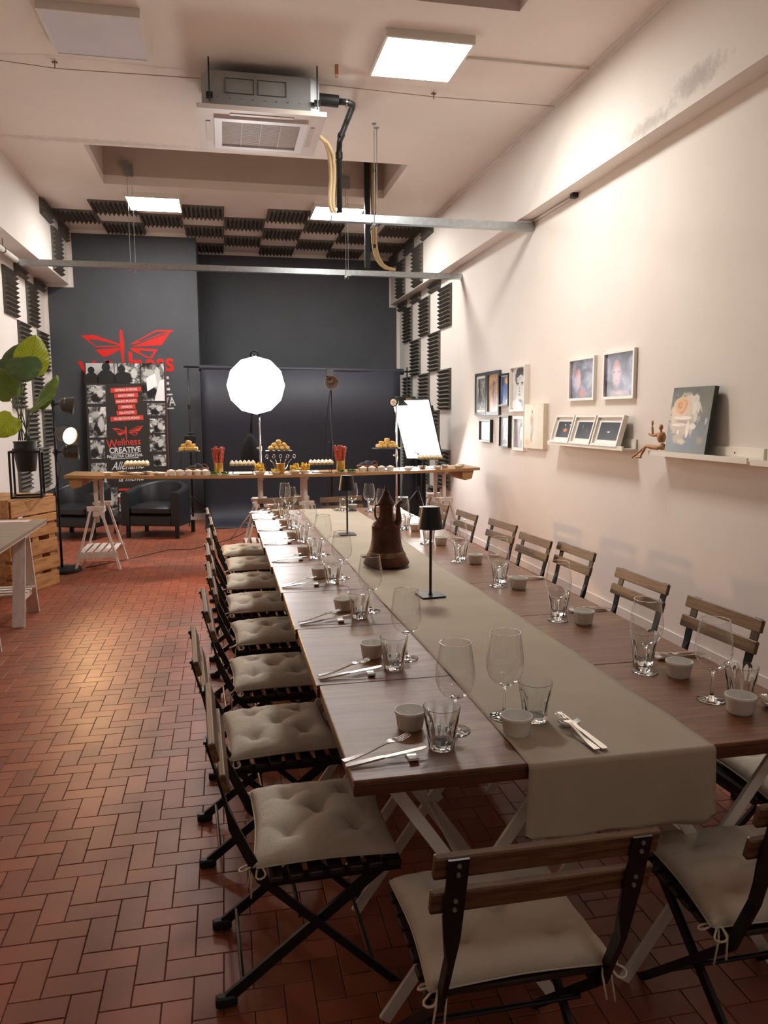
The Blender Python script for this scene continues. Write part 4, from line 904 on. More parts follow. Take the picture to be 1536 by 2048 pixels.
for q, (tx, z, w_) in enumerate((('CENTINAIA DI PERSONE,', 2.005, .44), ('ADULTI E BAMBINI,', 1.92, .34), ('HANNO PROVATO', 1.835, .32), ("L'ESPERIENZA", 1.75, .25), ('DELLA PALESTRA', 1.665, .29), ('PIÙ CREATIVA DEL MONDO!', 1.58, .47))):
    mt = T(.575, 0, z, ry=-.055)
    MB().box((-w_/2, -.003, -.034), (w_/2, -.001, .034), mt).build('label_strip', COR, bn)
    text(tx, .05, 0, -.017, WHT, bn, bold=.0004, mtx=mt @ T(0, -.002, 0), sx=(w_-.03)/(len(tx)*.0335))
el = bpy.data.objects.new('emblem', None); COL.objects.link(el); el.parent = bn; el.matrix_basis = T(.57, -.002, 1.36)
for n_, mb in wings(.225): mb.build(n_, COR, el)
mt = T(.57, 0, 0, ry=-.045)
text('W', .185, -.17, 1.145, COR, bn, mtx=mt, bold=.001, sx=.8); text('ellness', .15, .075, 1.18, COR, bn, mtx=mt, bold=.001, sx=.86)
text('CREATIVE', .11, .01, 1.075, WHT, bn, mtx=mt, bold=.0025, sx=.93); text('PALESTRA CREATIVA', .062, .0, 1.0, WHT, bn, mtx=mt, bold=.001, sx=.88)
for z in (1.055, .98): MB().box((-.2, -.003, z), (.2, -.001, z+.008), mt).build('rule_line', WHT, bn)
text('Allenamo', .17, .03, .82, WHT, bn, mtx=mt, shear=.5, sx=.72); text('la mente', .15, .06, .64, WHT, bn, mtx=mt, shear=.5, sx=.7)
MB().box((.42, -.004, .5), (.58, -.001, .53)).build('label_strip', COR, bn)
MB().prism([(.5+.1*math.cos(a*PI/8), .43+.045*math.sin(a*PI/8)) for a in range(16)], .001, .004, RX90).build('badge', WHT, bn)
text('Theatre', .05, .5, .42, COR, bn, y=-.0045, shear=.3, sx=.9); MB().box((.42, -.004, .34), (.58, -.001, .375)).build('label_strip', COR, bn)

# ================================================================== BACKDROP
t = thing('backdrop_stand', 'black backdrop stand with a full-width roll of dark paper', 'backdrop stand', T(0, 0, 0))
MB().tube([(-.34, 11.9, 2.325), (2.78, 11.9, 2.29)], .047, 20).build('paper_roll', PAPER, t, AUTO)
MB().tube([(-.56, 11.9, 2.34), (2.9, 11.9, 2.29)], .014, 10).build('crossbar', BLACKM, t, True)
pv = []; prof = [(11.855, 2.3), (11.86, 1.5), (11.86, .5)]+[(11.56+.30*math.cos(a), .32-.30*math.sin(a)) for a in [k*PI/2/10 for k in range(11)]]+[(11.5, .012), (11.2, .008)]
mb = MB(); vs = []; fs = []
for i in range(25):
    x = -.31+(2.72+.31)*i/24
    for (y, z) in prof: vs.append((x, y+.004*math.sin(x*5+z*2), z))
m2 = len(prof)
for i in range(24):
    for j in range(m2-1): fs.append((i*m2+j, i*m2+j+1, (i+1)*m2+j+1, (i+1)*m2+j))
o = mb.add(vs, fs).build('paper_sheet', PAPER, t, True); smd = o.modifiers.new('thickness', 'SOLIDIFY'); smd.thickness = .002
for x, s in ((-.5, 1), (2.84, -1)):
    MB().tube([(x, 11.9, .1), (x, 11.9, 2.36)], [.014, .011], 10).build('pole', BLACKM, t, True)
    for a in ((-PI/2-.1, .5, PI-.5) if s > 0 else (-PI/2-.35, PI-.5, 1.25)):
        MB().tube([(x, 11.9, .42), (x+.42*math.cos(a), 11.9+.42*math.sin(a), .012)], .009, 8).tube([(x, 11.9, .16), (x+.28*math.cos(a), 11.9+.28*math.sin(a), .16)], .006, 6).build('leg', BLACKM, t, True)
    for z in (1.0, 1.75): MB().tube([(x, 11.9, z-.03), (x, 11.9, z+.03)], .019, 10).build('clamp_collar', BLACKP, t, AUTO)
t = thing('camera', 'small black camera clamped to the backdrop stand beside the banner', 'camera', T(-.5, 11.84, 1.2))
MB().bbox((-.08, -.04, 0), (.08, .04, .13), .01).build('camera_body', BLACKP, t); MB().tube([(-.01, -.04, .06), (-.01, -.12, .06)], .035, 16).build('lens', BLACKM, t, AUTO); MB().bbox((-.03, -.03, .13), (.05, .03, .17), .006).build('viewfinder', BLACKP, t)

# ================================================================== STUDIO LIGHTS
def tripod(t, x, y, z_top, mat, spread=.45, hub=.5, a0=0, ang=(-PI/2, PI/6, 5*PI/6), tilt=(0, 0)):
    MB().tube([(x, y, .12), (x+tilt[0], y+tilt[1], z_top)], [.016, .012], 12).build('pole', mat, t, True)
    for a in ang:
        a += a0
        MB().tube([(x, y, hub), (x+spread*math.cos(a), y+spread*math.sin(a), .012)], .009, 8).tube([(x, y, .14), (x+spread*.55*math.cos(a), y+spread*.55*math.sin(a), hub*.45)], .006, 6).build('leg', mat, t, True)
    for z in (hub, (hub+z_top)*.5): MB().tube([(x, y, z-.03), (x, y, z+.03)], .022, 12).bar((x, y, z), (x-.05, y-.02, z+.01), .012, .02).build('clamp_collar', mat, t, AUTO)
OCT = emis('octabox_diffuser', (1, .985, .97), L_OCTA); SFT = emis('softbox_diffuser', (1, .985, .96), L_SOFT)
t = thing('octabox_light', 'glowing white octagonal softbox on a chrome tripod behind the bar', 'studio light')
tripod(t, .45, 10.0, 1.85, CHROME, .42, .55, .3)
aim = T(.41, 9.92, 1.995, .03, rx=PI/2+.12)       # local +z points back to the room (-y, slightly down)
n = 12; R = .362
fr_ = MB(); fr_.add([(R*math.cos(2*PI*k/n), R*math.sin(2*PI*k/n), .0) for k in range(n)]+[(R*.6*math.cos(2*PI*k/n), R*.6*math.sin(2*PI*k/n), .018) for k in range(n)]+[(0, 0, .025)],
        [(k, (k+1) % n, n+(k+1) % n, n+k) for k in range(n)]+[(n+k, n+(k+1) % n, 2*n) for k in range(n)], aim); fr_.build('diffuser', OCT, t)
fr_ = MB(); fr_.add([(R*1.01*math.cos(2*PI*k/n), R*1.01*math.sin(2*PI*k/n), -.002) for k in range(n)]+[(R*.72*math.cos(2*PI*k/n), R*.72*math.sin(2*PI*k/n), -.16) for k in range(n)]+[(.08*math.cos(2*PI*k/n), .08*math.sin(2*PI*k/n), -.28) for k in range(n)],
        [(k, n+k, n+(k+1) % n, (k+1) % n) for k in range(n)]+[(n+k, 2*n+k, 2*n+(k+1) % n, n+(k+1) % n) for k in range(n)]+[tuple(range(2*n, 3*n))], aim); fr_.build('shell', M('black_fabric', (26, 26, 28), .8), t)
MB().tube([(.41, 10.2, 2.05), (.41, 10.42, 2.09)], .06, 16).build('lamp_head', BLACKP, t, AUTO)
MB().tube([(.36, 10.2, 2.3), (.36, 10.2, 2.40), (.37, 10.2, 2.43), (.39, 10.2, 2.445), (.43, 10.2, 2.445), (.45, 10.2, 2.43), (.46, 10.2, 2.40), (.46, 10.2, 2.3)], .009, 8).tube([(.41, 10.2, 2.28), (.41, 10.2, 2.39)], .035, 12).build('bracket', BLACKM, t, True)
t = thing('sandbag', 'black cloth sandbag hanging from a strap under the octagonal light', 'sandbag')
MB().tube([(.38, 10.3, 1.85), (.345, 10.3, 1.37)], .016, 8).build('strap', BLACKP, t, True)
vs = []; fs = []
for i, (z, a, b) in enumerate(((1.38, .02, .02), (1.33, .06, .03), (1.24, .11, .045), (1.12, .125, .05), (1.02, .13, .05), (.99, .12, .03))):
    for k in range(16):
        th = 2*PI*k/16; q = 1+.12*math.sin(th*5+i); vs.append((.335+a*q*math.cos(th), 10.3+b*q*math.sin(th), z+.01*math.sin(th*3)))
for i in range(5):
    for k in range(16): fs.append((i*16+k, i*16+(k+1) % 16, (i+1)*16+(k+1) % 16, (i+1)*16+k))
fs += [tuple(range(80, 96)), tuple(range(15, -1, -1))]
MB().add(vs, fs).build('bag', M('black_cloth', (22, 22, 25), .85), t, True)
# rectangular softbox
t = thing('softbox_light', 'glowing tilted rectangular softbox on a black tripod behind the bar end', 'studio light')
c0 = Vector((2.2, 10.05, 1.8)); U = Vector((.412, -.30, .01)); V = Vector((.282, .38, -.78)); V = V-U*(V.dot(U)/U.dot(U)); Nn = V.cross(U).normalized()
if Nn.y > 0: Nn = -Nn
def sb(u, v, d): return tuple(c0+U*u+V*v-Nn*d)
q = [(0, 0), (1, 0), (1, 1), (0, 1)]
MB().add([sb(u, v, 0) for u, v in q], [(0, 1, 2, 3)]).build('diffuser', SFT, t)
vs = [sb(-.01+1.02*u, -.01+1.02*v, -.004) for u, v in q]+[sb(.0+u, .0+v, .05) for u, v in q]+[sb(.35+.3*u, .38+.24*v, .34) for u, v in q]
MB().add(vs, [(k, (k+1) % 4, 4+(k+1) % 4, 4+k) for k in range(4)]+[(4+k, 4+(k+1) % 4, 8+(k+1) % 4, 8+k) for k in range(4)]+[(8, 9, 10, 11)]).build('shell', MATS['black_fabric'], t)
ctr = c0+U*.5+V*.5-Nn*.36
MB().bar(ctr, ctr-Nn*.2, .11, .11).build('lamp_head', BLACKP, t)
pb = (2.62, 10.3)
tripod(t, pb[0], pb[1], ctr.z, BLACKM, .45, .6, .2, tilt=(ctr.x-pb[0], ctr.y-pb[1]))
# video light on chrome stand
t = thing('video_light', 'unlit black video light on a chrome stand beside the tilted softbox', 'studio light')
tripod(t, 2.24, 10.0, 1.74, CHROME, .5, .42, -.3)
MB().bbox((2.22, 9.95, 1.74), (2.50, 10.07, 1.86), .012).build('lamp_body', BLACKP, t)
MB().tube([(2.22, 9.98, 1.79), (2.19, 9.94, 1.785)], [.06, .062], 20).build('lamp_ring', BLACKP, t, AUTO)
MB().tube([(2.19, 9.94, 1.785), (2.187, 9.936, 1.785)], .045, 20).build('lens', M('lamp_lens', (238, 232, 220), .3), t, AUTO)
MB().tube([(2.187, 9.936, 1.785), (2.184, 9.932, 1.785)], .02, 14).build('led_chip', M('led_chip', (224, 190, 120), .4), t, AUTO)
MB().box((2.36, 9.945, 1.8), (2.44, 9.95, 1.84)).build('yellow_label', M('yellow_label', (206, 164, 60), .5), t)
# dish reflector lamp
t = thing('reflector_lamp', 'unlit silver dish reflector lamp on a black stand against the dark paper', 'studio light')
tripod(t, 1.44, 10.5, 2.0, BLACKM, .45, .5, .6)
A_ = T(1.44, 10.44, 2.06, 0, rx=PI/2+.35)
MB().lathe([(.03, -.14), (.045, -.1), (.07, -.04), (.097, .02), (.099, .022), (.094, .02), (.066, -.04), (.04, -.09), (.0005, -.1)], 32, A_).build('reflector', M('brushed_dish', (196, 190, 186), .35, .7), t, AUTO)
MB().lathe([(.0005, -.09), (.018, -.085), (.02, -.05), (.012, -.035), (.0005, -.03)], 16, A_).build('bulb', M('bulb_glass', (200, 160, 130), .3), t, True)
MB().tube([(1.44, 10.56, 2.11), (1.44, 10.68, 2.16)], .04, 16).build('lamp_head', BLACKP, t, AUTO)
MB().box((1.39, 10.5, 2.15), (1.48, 10.6, 2.25)).build('bracket', M('grey_bracket', (120, 122, 122), .4, .5), t)
MB().tube([(1.43, 10.5, 1.95), (1.38, 10.52, 1.6), (1.37, 10.5, 1.1), (1.39, 10.5, .6), (1.42, 10.5, .2)], .005, 6).build('power_cable', BLACKP, t, True)
# three-spot floor lamp
DSH = M('lamp_shade_grey', (70, 66, 62), .4, .2)
t = thing('spot_floor_lamp', 'black floor lamp with three spot heads, middle one lit, behind the pallet crate', 'floor lamp', T(-1.71, 8.45, 0))
MB().lathe([(.0005, 0), (.19, 0), (.195, .01), (.19, .035), (.05, .045), (.0005, .05)], 40).build('base', BLACKM, t, AUTO)
MB().tube([(0, 0, .04), (0, 0, 1.84)], .013, 12).build('pole', BLACKM, t, True)
def spot(z, dirv, length, lit, r0=.062, r1=.09):
    d = Vector(dirv).normalized(); st = Vector((0, 0, z)); arm = st+d*.05
    MB().tube([st-d*.03, arm], .009, 8).tube([st+Vector((0, 0, -.03)), st+Vector((0, 0, .03))], .02, 10).build('joint', BLACKM, t, AUTO)
    P_ = [arm, arm+d*.03, arm+d*.07, arm+d*length]
    MB().tube(P_[:3], [.022, r0, r0*1.25], 24, cap=True).tube(P_[2:], [r0*1.25, r1], 24, cap=False).tube([P_[3], P_[3]-d*.002, P_[2]], [r1, r1-.004, r0*1.2], 24, cap=False).build('spot_shade', DSH, t, True)
    if lit:
        c = arm+d*(length-.02)
        MB().tube([c-d*.01, c], .078, 24).build('bulb', emis('spot_bulb', (1, .72, .38), L_SPOT), t, True)
    else:
        c = arm+d*(length-.05); MB().ball(tuple(c), .025, 12, 8).build('bulb', WHITEM, t, True)
spot(1.75, (1, .1, -.12), .15, False); spot(1.47, (.75, -.62, -.2), .19, True); spot(1.25, (1, .1, .06), .17, False)
MB().tube([(0, -.016, 1.2), (.05, -.02, 1.1), (.02, -.02, .98), (-.03, -.02, .86), (.0, -.016, .7)], .004, 6).build('power_cable', BLACKP, t, True)
ld = bpy.data.lights.new('spot_light', 'SPOT'); ld.energy = 42; ld.color = (1, .56, .24); ld.spot_size = 1.7; ld.spot_blend = .7; ld.shadow_soft_size = .05
lo = bpy.data.objects.new('spot_light', ld); COL.objects.link(lo); lo.parent = t
d_ = Vector((.75, -.62, -.2)).normalized(); lo.location = Vector((0, 0, 1.46))+d_*.25; lo.rotation_euler = d_.to_track_quat('-Z', 'Y').to_euler()
# equipment bag
t = thing('equipment_bag', 'tall black equipment bag standing in the corner under the softbox', 'bag', T(2.72, 10.95, 0, .3))
vs = []; fs = []
for i, (z, a, b) in enumerate(((0, .15, .12), (.25, .17, .14), (.6, .17, .13), (.95, .15, .12), (1.15, .13, .1), (1.24, .07, .06))):
    for k in range(20):
        th = 2*PI*k/20; q = (abs(math.cos(th))**3+abs(math.sin(th))**3)**(-1/3)*(1+.03*math.sin(th*7+i*2)); vs.append((a*q*math.cos(th), b*q*math.sin(th), z))
for i in range(5):
    for k in range(20): fs.append((i*20+k, i*20+(k+1) % 20, (i+1)*20+(k+1) % 20, (i+1)*20+k))
fs += [tuple(range(100, 120)), tuple(range(19, -1, -1))]
MB().add(vs, fs).build('bag', MATS['black_cloth'], t, True); MB().tube([(-.05, -.13, 1.1), (-.08, -.2, .9), (-.07, -.18, .6), (-.04, -.14, .4)], .012, 8).build('strap', BLACKP, t, True)

# ================================================================== ARMCHAIRS
def armchair(x, y, rz, label):
    t = thing('tub_armchair', label, 'armchair', T(x, y, 0, rz), 'black leather tub armchairs')
    W, D, th = .40, .36, .11
    path = [(-W+th/2, -D)]+[(-W+th/2, -D+.3)]
    arc = [(-(W-th/2)*math.cos(a), -D+.36+(2*D-.36-th/2)*math.sin(a)) for a in [k*PI/14 for k in range(15)]]
    path = [(-W+th/2, -D)]+[(-W+th/2, -D+.18)]+arc+[(W-th/2, -D+.18), (W-th/2, -D)]
    vs = []; n = len(path); fs = []
    for i, (px, py) in enumerate(path):
        a = Vector(path[max(0, i-1)]); b = Vector(path[min(n-1, i+1)]); d = (b-a).normalized(); nx, ny = -d.y, d.x
        ty = (py+D)/(2*D); zt = .62+.12*max(0, min(1, ty*1.15-.1))**1.5; h_ = th/2
        for (o_, z) in ((h_, .17), (h_, zt-.03), (h_*.7, zt-.006), (0, zt), (-h_*.7, zt-.006), (-h_, zt-.03), (-h_, .17)):
            vs.append((px+nx*o_, py+ny*o_, z))
    for i in range(n-1):
        for k in range(7): l = (k+1) % 7; fs.append((i*7+k, i*7+l, (i+1)*7+l, (i+1)*7+k))
    fs += [tuple(range(6, -1, -1)), tuple(range((n-1)*7, n*7))]
    MB().add(vs, fs).build('tub_shell', LEATHER, t, math.radians(50))
    MB().bbox((-W+th+.002, -D+.0, .17), (W-th-.002, D-.14, .31), .012).build('seat_base', LEATHER, t, AUTO)
    n2 = 12; vs = []; fs = []
    MB().bbox((-W+th+.006, -D-.015, .312), (W-th-.006, D-.12, .44), .035).build('seat_cushion', LEATHER, t, AUTO)
    for sx in (-1, 1):
        for sy in (-1, 1): MB().add([], []).box((sx*(W-.06)-.022, sy*(D-.07)-.022, 0), (sx*(W-.06)+.022, sy*(D-.07)+.022, .17)).build('leg', BLACKM, t)
    return t
armchair(-.88, 10.82, -.32, 'black leather tub armchair in front of the banner beside the backdrop paper')
armchair(-1.93, 10.95, -.38, 'black leather tub armchair against the wall, half behind the pallet crate')

# ================================================================== BAR TABLE
def barz(x): return .978+.038*((x-.6)/2.23)**2
YB0, YB1 = 8.38, 8.98
t = thing('bar_table', 'long narrow wooden buffet bar raised on adjustable white trestles', 'table')
for (xa, xb) in ((-1.63, .62), (.624, 2.86)):
    for (ya, yb) in ((YB0, YB0+.297), (YB0+.3, YB1)):
        vs = []; fs = []; n = 12
        for i in range(n+1):
            x = xa+(xb-xa)*i/n; z = barz(x); vs += [(x, ya, z-.03), (x, yb, z-.03), (x, yb, z), (x, ya, z)]
        for i in range(n):
            for k in range(4): l = (k+1) % 4; fs.append((i*4+k, i*4+4+k, i*4+4+l, i*4+l))
        fs += [(0, 1, 2, 3), tuple(range(4*n+3, 4*n-1, -1))]
        MB().add(vs, fs).build('plank', BARW, t)
for x in (-1.52, 2.72): MB().prism([(-.07, 0), (.07, 0), (.05, -.09), (-.03, -.11), (-.06, -.08)], -.28, .28, T(x, (YB0+YB1)/2, barz(x)-.03) @ RX90).build('end_bracket', BARW, t)
def trestle(x, label, zt):
    t = thing('adjustable_trestle', label, 'trestle', T(x, 8.7, 0), 'white adjustable trestles under the bar'); hz = .66
    for sy in (-1, 1):
        y = sy*.26
        for sx in (-1, 1):
            MB().bar((sx*.225, sy*.30, .0), (sx*.045, y, hz), .022, .04, (0, 1, 0)).build('leg', PINE, t)
        MB().bbox((-.085, y-.022, hz-.03), (.085, y+.022, hz+.02), .004).build('head_block', PINE, t)
        MB().bar((-.2, sy*.298, .165), (.2, sy*.298, .165), .018, .055, (0, 0, 1)).build('crossbar', PINE, t)
        MB().box((-.02, sy*.19-.012, .5), (.02, sy*.19+.012, zt-.03)).build('post', PINE, t)
        MB().tube([(-.03, sy*.19, hz), (-.1, sy*.19, hz)], .016, 10).build('locking_knob', PINE, t, AUTO)
    MB().bbox((-.022, -.29, zt-.03), (.022, .29, zt), .003).build('top_rail', PINE, t)
    MB().bbox((-.03, -.28, hz-.09), (.03, .28, hz-.03), .004).build('head_rail', PINE, t)
    for q in range(5): MB().box((-.185+.077*q, -.30, .193), (-.185+.077*q+.05, .30, .203)).build('shelf_slat', PINE, t)
for x, l in ((-1.345, 'white adjustable trestle under the aisle end of the bar, in front of the armchairs'), (.38, 'white adjustable trestle under the bar below the octagonal light'), (.87, 'white adjustable trestle under the bar joint, behind the long table'), (2.47, 'white adjustable trestle under the picture-wall end of the bar')):
    trestle(x, l, barz(x)-.03)
# food
rf = random.Random(5)
SLATE = M('slate_tray', (84, 84, 86), .5)
GP = {}
def bits(kind, cat, label, group, pts, meshes, mat):
    for p in pts:
        me = meshes[rf.randrange(len(meshes))]; o = inst(me, kind, None, T(p[0], p[1], p[2], rf.uniform(0, 6), rx=rf.uniform(-.2, .2) if len(p) < 4 else 0)); tag(o, label, cat, group)
def lump(r, seed, mat, n=8, squash=.75):
    rr = random.Random(seed); mb = MB(); mb.ball((0, 0, r*squash), (r, r*.9, r*squash), n, 6)
    mb.v = [(x*(1+rr.uniform(-.14, .14)), y*(1+rr.uniform(-.14, .14)), z*(1+rr.uniform(-.08, .08))) for x, y, z in mb.v]; return mb.mesh('lump', mat, True)
ROLLS = [lump(.034, k, BREAD) for k in range(3)]
CUBES = [MB().bbox((-.028, -.026, 0), (.028, .026, .042), .008).mesh('bread_cube', BREAD, AUTO)]
def stand(x, z, h, w_, label, wide=.13):
    b = barz(x); t = thing('serving_stand', label, 'serving stand', T(x, 8.62, b), 'black wire serving stands')
    MB().bbox((-w_/2, -wide, h-.008), (w_/2, wide, h), .002).build('tray', SLATE, t)
    k = MB()
    for sx in (-1, 1):
        sp = w_*.36
        k.tube([(sx*sp*.9, -wide*.8, h-.008), (sx*sp*1.1, -wide*.85, .004), (sx*sp*1.1, wide*.85, .004), (sx*sp*.9, wide*.8, h-.008)], .0035, 6)
    k.tube([(-w_*.39, -wide*.85, .004), (w_*.39, -wide*.85, .004)], .0035, 6); k.build('wire_frame', BLACKM, t, AUTO)
    return b+h
for x, lab, pc, mesh, w_ in ((-.385, 'tall black serving stand with bread cubes beside the breadsticks, aisle side', 'pale bread cubes heaped on the aisle-side tall stand', CUBES, .24),
                         (.59, 'tall black serving stand with bread rolls above the golden utensil bucket', 'golden bread rolls heaped on the middle tall stand', ROLLS, .29),
                         (1.82, 'tall black serving stand with bread chunks in front of the chrome stand', 'torn bread chunks heaped on the picture-wall-side tall stand', CUBES, .32)):
    z = stand(x, 0, .255, w_, lab, .1)
    pts = [(x+dx*w_/.29, 8.62+dy, z) for dx in (-.085, -.03, .03, .085) for dy in (-.04, .04)]+[(x+dx*w_/.29, 8.62+rf.uniform(-.02, .02), z+.036) for dx in (-.055, .0, .055)]+[(x, 8.62, z+.07)]
    bits('bread_piece', 'bread', pc.replace('cubes', 'cube').replace('rolls', 'roll').replace('chunks', 'chunk'), pc, pts, mesh, BREAD)
TART = MB().lathe([(.0005, 0), (.02, 0), (.026, .018), (.0005, .02)], 12).mesh('tart', BREAD, AUTO)
def tartlet(): return TART
CR_ = MB().lathe([(.022, 0), (.02, .012), (.008, .026), (.0005, .032)], 10).mesh('topping', CREAM, True)
for x, h, lab, w_ in ((-.93, .10, 'low black wire stand of canapes in front of the banner', .25), (.19, .10, 'low black wire stand of canapes under the octagonal light', .28), (1.06, .095, 'low black wire stand of canapes under the dish reflector lamp', .27), (2.33, .115, 'low black wire stand of canapes below the tilted softbox', .27)):
    z = stand(x, 0, h, w_, lab, .11)
    g = lab.replace('low black wire stand of canapes', 'canapes on the low stand')
    for i in range(6):
        for j in range(3):
            p = (x-w_/2+.025+i*(w_-.05)/5, 8.545+j*.07)
            o = thing('canape', lab.replace('low black wire stand of canapes', 'cream-topped canape on the low stand'), 'canape', T(p[0], p[1], z), g)
            inst(TART, 'pastry_base', o); inst(CR_, 'topping', o, T(0, 0, .018))
# breadsticks
for x, lab in ((-.07, 'on the aisle side of the octagonal light'), (1.28, 'below the dish reflector lamp')):
    b = barz(x); t = thing('vase', 'gold glass vase of ham-wrapped breadsticks ' + lab, 'vase', T(x, 8.6, b), 'gold vases of breadsticks')
    MB().lathe([(.0005, 0), (.042, 0), (.045, .004), (.05, .13), (.047, .13), (.042, .008), (.0005, .006)], 24).build('vase_body', GOLD, t, AUTO)
    for k in range(17):
        a = rf.uniform(0, 2*PI); r = .036*math.sqrt(rf.random()); ox_, oy_ = r*math.cos(a), r*math.sin(a)
        top = Vector((x+ox_*2.1+rf.uniform(-.008, .008), 8.6+oy_*1.8, b+.27+rf.uniform(0, .035)))
        o = thing('breadstick', 'ham-wrapped breadstick standing in the gold vase ' + lab, 'breadstick', T(0, 0, 0), 'breadsticks ' + lab)
        bt = Vector((x+ox_*.8, 8.6+oy_*.8, b+.012)); MB().tube([bt, bt+(top-bt)*.8], .0055, 6).tube([bt+(top-bt)*.97, top], .005, 6).build('stick', BREAD, o, True)
        mdl = [bt+(top-bt)*(.4+.06*q) for q in range(11)]; MB().tube(mdl, [.0095+.0025*math.sin(q*2.1) for q in range(11)], 7).build('ham_wrap', HAM, o, True)
# bucket with tongs
b = barz(.6); t = thing('utensil_bucket', 'gold bucket of clear serving tongs under the middle bread stand', 'bucket', T(.6, 8.52, b))
MB().lathe([(.0005, 0), (.036, 0), (.05, .115), (.053, .117), (.049, .118), (.034, .006), (.0005, .005)], 28).build('bucket_body', GOLD, t, AUTO)
for k in range(5):
    a = -.5+.25*k; tt = thing('serving_tongs', 'clear plastic serving tongs standing in the gold bucket', 'tongs', T(.6-.03+.015*k, 8.5+.01*(k % 3), b+.01), 'tongs in the gold bucket')
    MB().tube([(0, 0, 0), (.12*a, 0, .12), (.2*a, 0, .165)], .004, 6).ball((.24*a, 0, .185), (.018, .006, .024), 10, 6).build('tongs_body', GLASS, tt, True)
# baskets
for x, lab in ((-.3, 'wicker basket with a dark napkin beside the aisle-side bread stand'), (1.6, 'wicker basket with a dark napkin between the second vase and the last bread stand')):
    b = barz(x); t = thing('bread_basket', lab, 'basket', T(x, 8.66, b), 'wicker baskets with napkins')
    mb = MB()
    for q in range(6): 
        s = 1+.05*q; mb.tube([(.095*s*math.cos(a*PI/12), .06*s*math.sin(a*PI/12), .008+.0105*q) for a in range(25)], .0065, 6, cap=False)
    for a in range(18): mb.tube([(.093*math.cos(a*PI/9), .058*math.sin(a*PI/9), .002), (.121*math.cos(a*PI/9), .077*math.sin(a*PI/9), .068)], .003, 5)
    mb.prism([(.095*math.cos(a*PI/9), .06*math.sin(a*PI/9)) for a in range(18)], 0, .006); mb.build('basket_body', WICKER, t, True)
    MB().tube([(.075+.035*math.cos(a*PI/8), -.03, .06+.05*math.sin(a*PI/8)) for a in range(9)], .005, 6).build('basket_handle', WICKER, t, True)
    vs = []; fs = []
    for i in range(13):
        for j in range(13):
            u, v = -1+i/6, -1+j/6; z = .055+.055*(1-u*u)*(1-v*v)+.014*math.sin(u*6+v*3)*(1-u*u); vs.append((x-.01+u*.105, 8.66+v*.062, b+z))
    for i in range(12):
        for j in range(12): k = i*13+j; fs.append((k, k+13, k+14, k+1))
    o = MB().add(vs, fs).build('napkin', NAPKIN, None, True); tag(o, 'crumpled dark napkin in the wicker basket ' + ('beside the aisle-side bread stand' if x < 0 else 'beside the last bread stand'), 'napkin', 'dark napkins'); q_ = o.modifiers.new('thickness', 'SOLIDIFY'); q_.thickness = .004
# ramekins of dips on the bar
FILL = MB().lathe([(.0385, .045), (.03, .056), (.015, .066), (.0005, .07)], 20).mesh('filling', CREAM, True)
def bowl(x, y, kind, label, group, fill, s=1.):
    b = barz(x); t = thing(kind, label, 'bowl' if 'bowl' in kind else 'ramekin', T(x, y, b) @ Matrix.Scale(s, 4), group)
    if kind == 'ramekin': inst(PROTO['ram'].children[0].data, 'ceramic_body', t)
    else: MB().lathe([(.0005, 0), (.025, 0), (.05, .028), (.052, .034), (.049, .034), (.025, .006), (.0005, .005)], 24).build('bowl_body', CERAM, t, True)
    if fill: inst(fill, 'filling', t) if kind == 'ramekin' else inst(fill, 'filling', t, T(0, 0, -.03))
for i, x in enumerate((-.565, -.475, -.385, -.295, -.21)): bowl(x, 8.44, 'ramekin', 'white ramekin of dip on the bar, %s of the aisle-side row' % ORD[i], 'dip ramekins on the bar', FILL)
for i, x in enumerate((1.51, 1.61, 1.72, 1.82)): bowl(x, 8.44, 'ramekin', 'white ramekin of dip on the bar, %s of the row below the chrome stand' % ORD[i], 'dip ramekins on the bar', FILL)
for i, (x, y) in enumerate(((-1.21, 8.45), (-1.08, 8.6), (-.92, 8.44), (-.82, 8.6), (-.72, 8.5), (-.66, 8.44))): bowl(x, y, 'dip_bowl', 'small white bowl on the bar in front of the banner, %s from the bar end' % ORD[i], 'small bowls near the aisle end of the bar', FILL)
for i, (x, y) in enumerate(((2.02, 8.44), (2.08, 8.6), (2.24, 8.62), (2.38, 8.47), (2.5, 8.6), (2.62, 8.47), (2.7, 8.62))): bowl(x, y, 'dip_bowl', 'small white bowl on the bar near the picture wall, %s from the ramekin row' % ORD[i], 'small bowls near the picture-wall end of the bar', FILL)
LEAFM = []
for k in range(3):
    rr = random.Random(k); vs = [(0, 0, 0)]; fs = []
    for a in range(8): vs.append((.028*math.cos(a*PI/4)*rr.uniform(.6, 1.2), .018*math.sin(a*PI/4)*rr.uniform(.6, 1.2), rr.uniform(.0, .014)))
    for a in range(8): fs.append((0, 1+a, 1+(a+1) % 8))
    LEAFM.append(MB().add(vs, fs).mesh('leaf', GREEN, True))
for x, lab in ((-.12, 'in front of the aisle-side breadsticks'), (-.0, 'beside the canape stand under the octagonal light'), (1.25, 'in front of the second breadstick vase'), (1.38, 'beside the second breadstick vase')):
    b = barz(x); t = thing('salad_plate', 'small white plate of green salad ' + lab, 'plate', T(x, 8.44, b), 'salad plates on the bar')
    MB().lathe([(.0005, 0), (.035, 0), (.058, .012), (.06, .015), (.035, .005), (.0005, .004)], 24).build('plate_body', CERAM, t, True)
    for k in range(16): inst(LEAFM[k % 3], 'salad_leaf', t, T(rf.uniform(-.035, .035), rf.uniform(-.03, .03), .01+.02*rf.random(), rf.uniform(0, 6), rf.uniform(-.6, .6), rf.uniform(-.6, .6)))
CHM = []
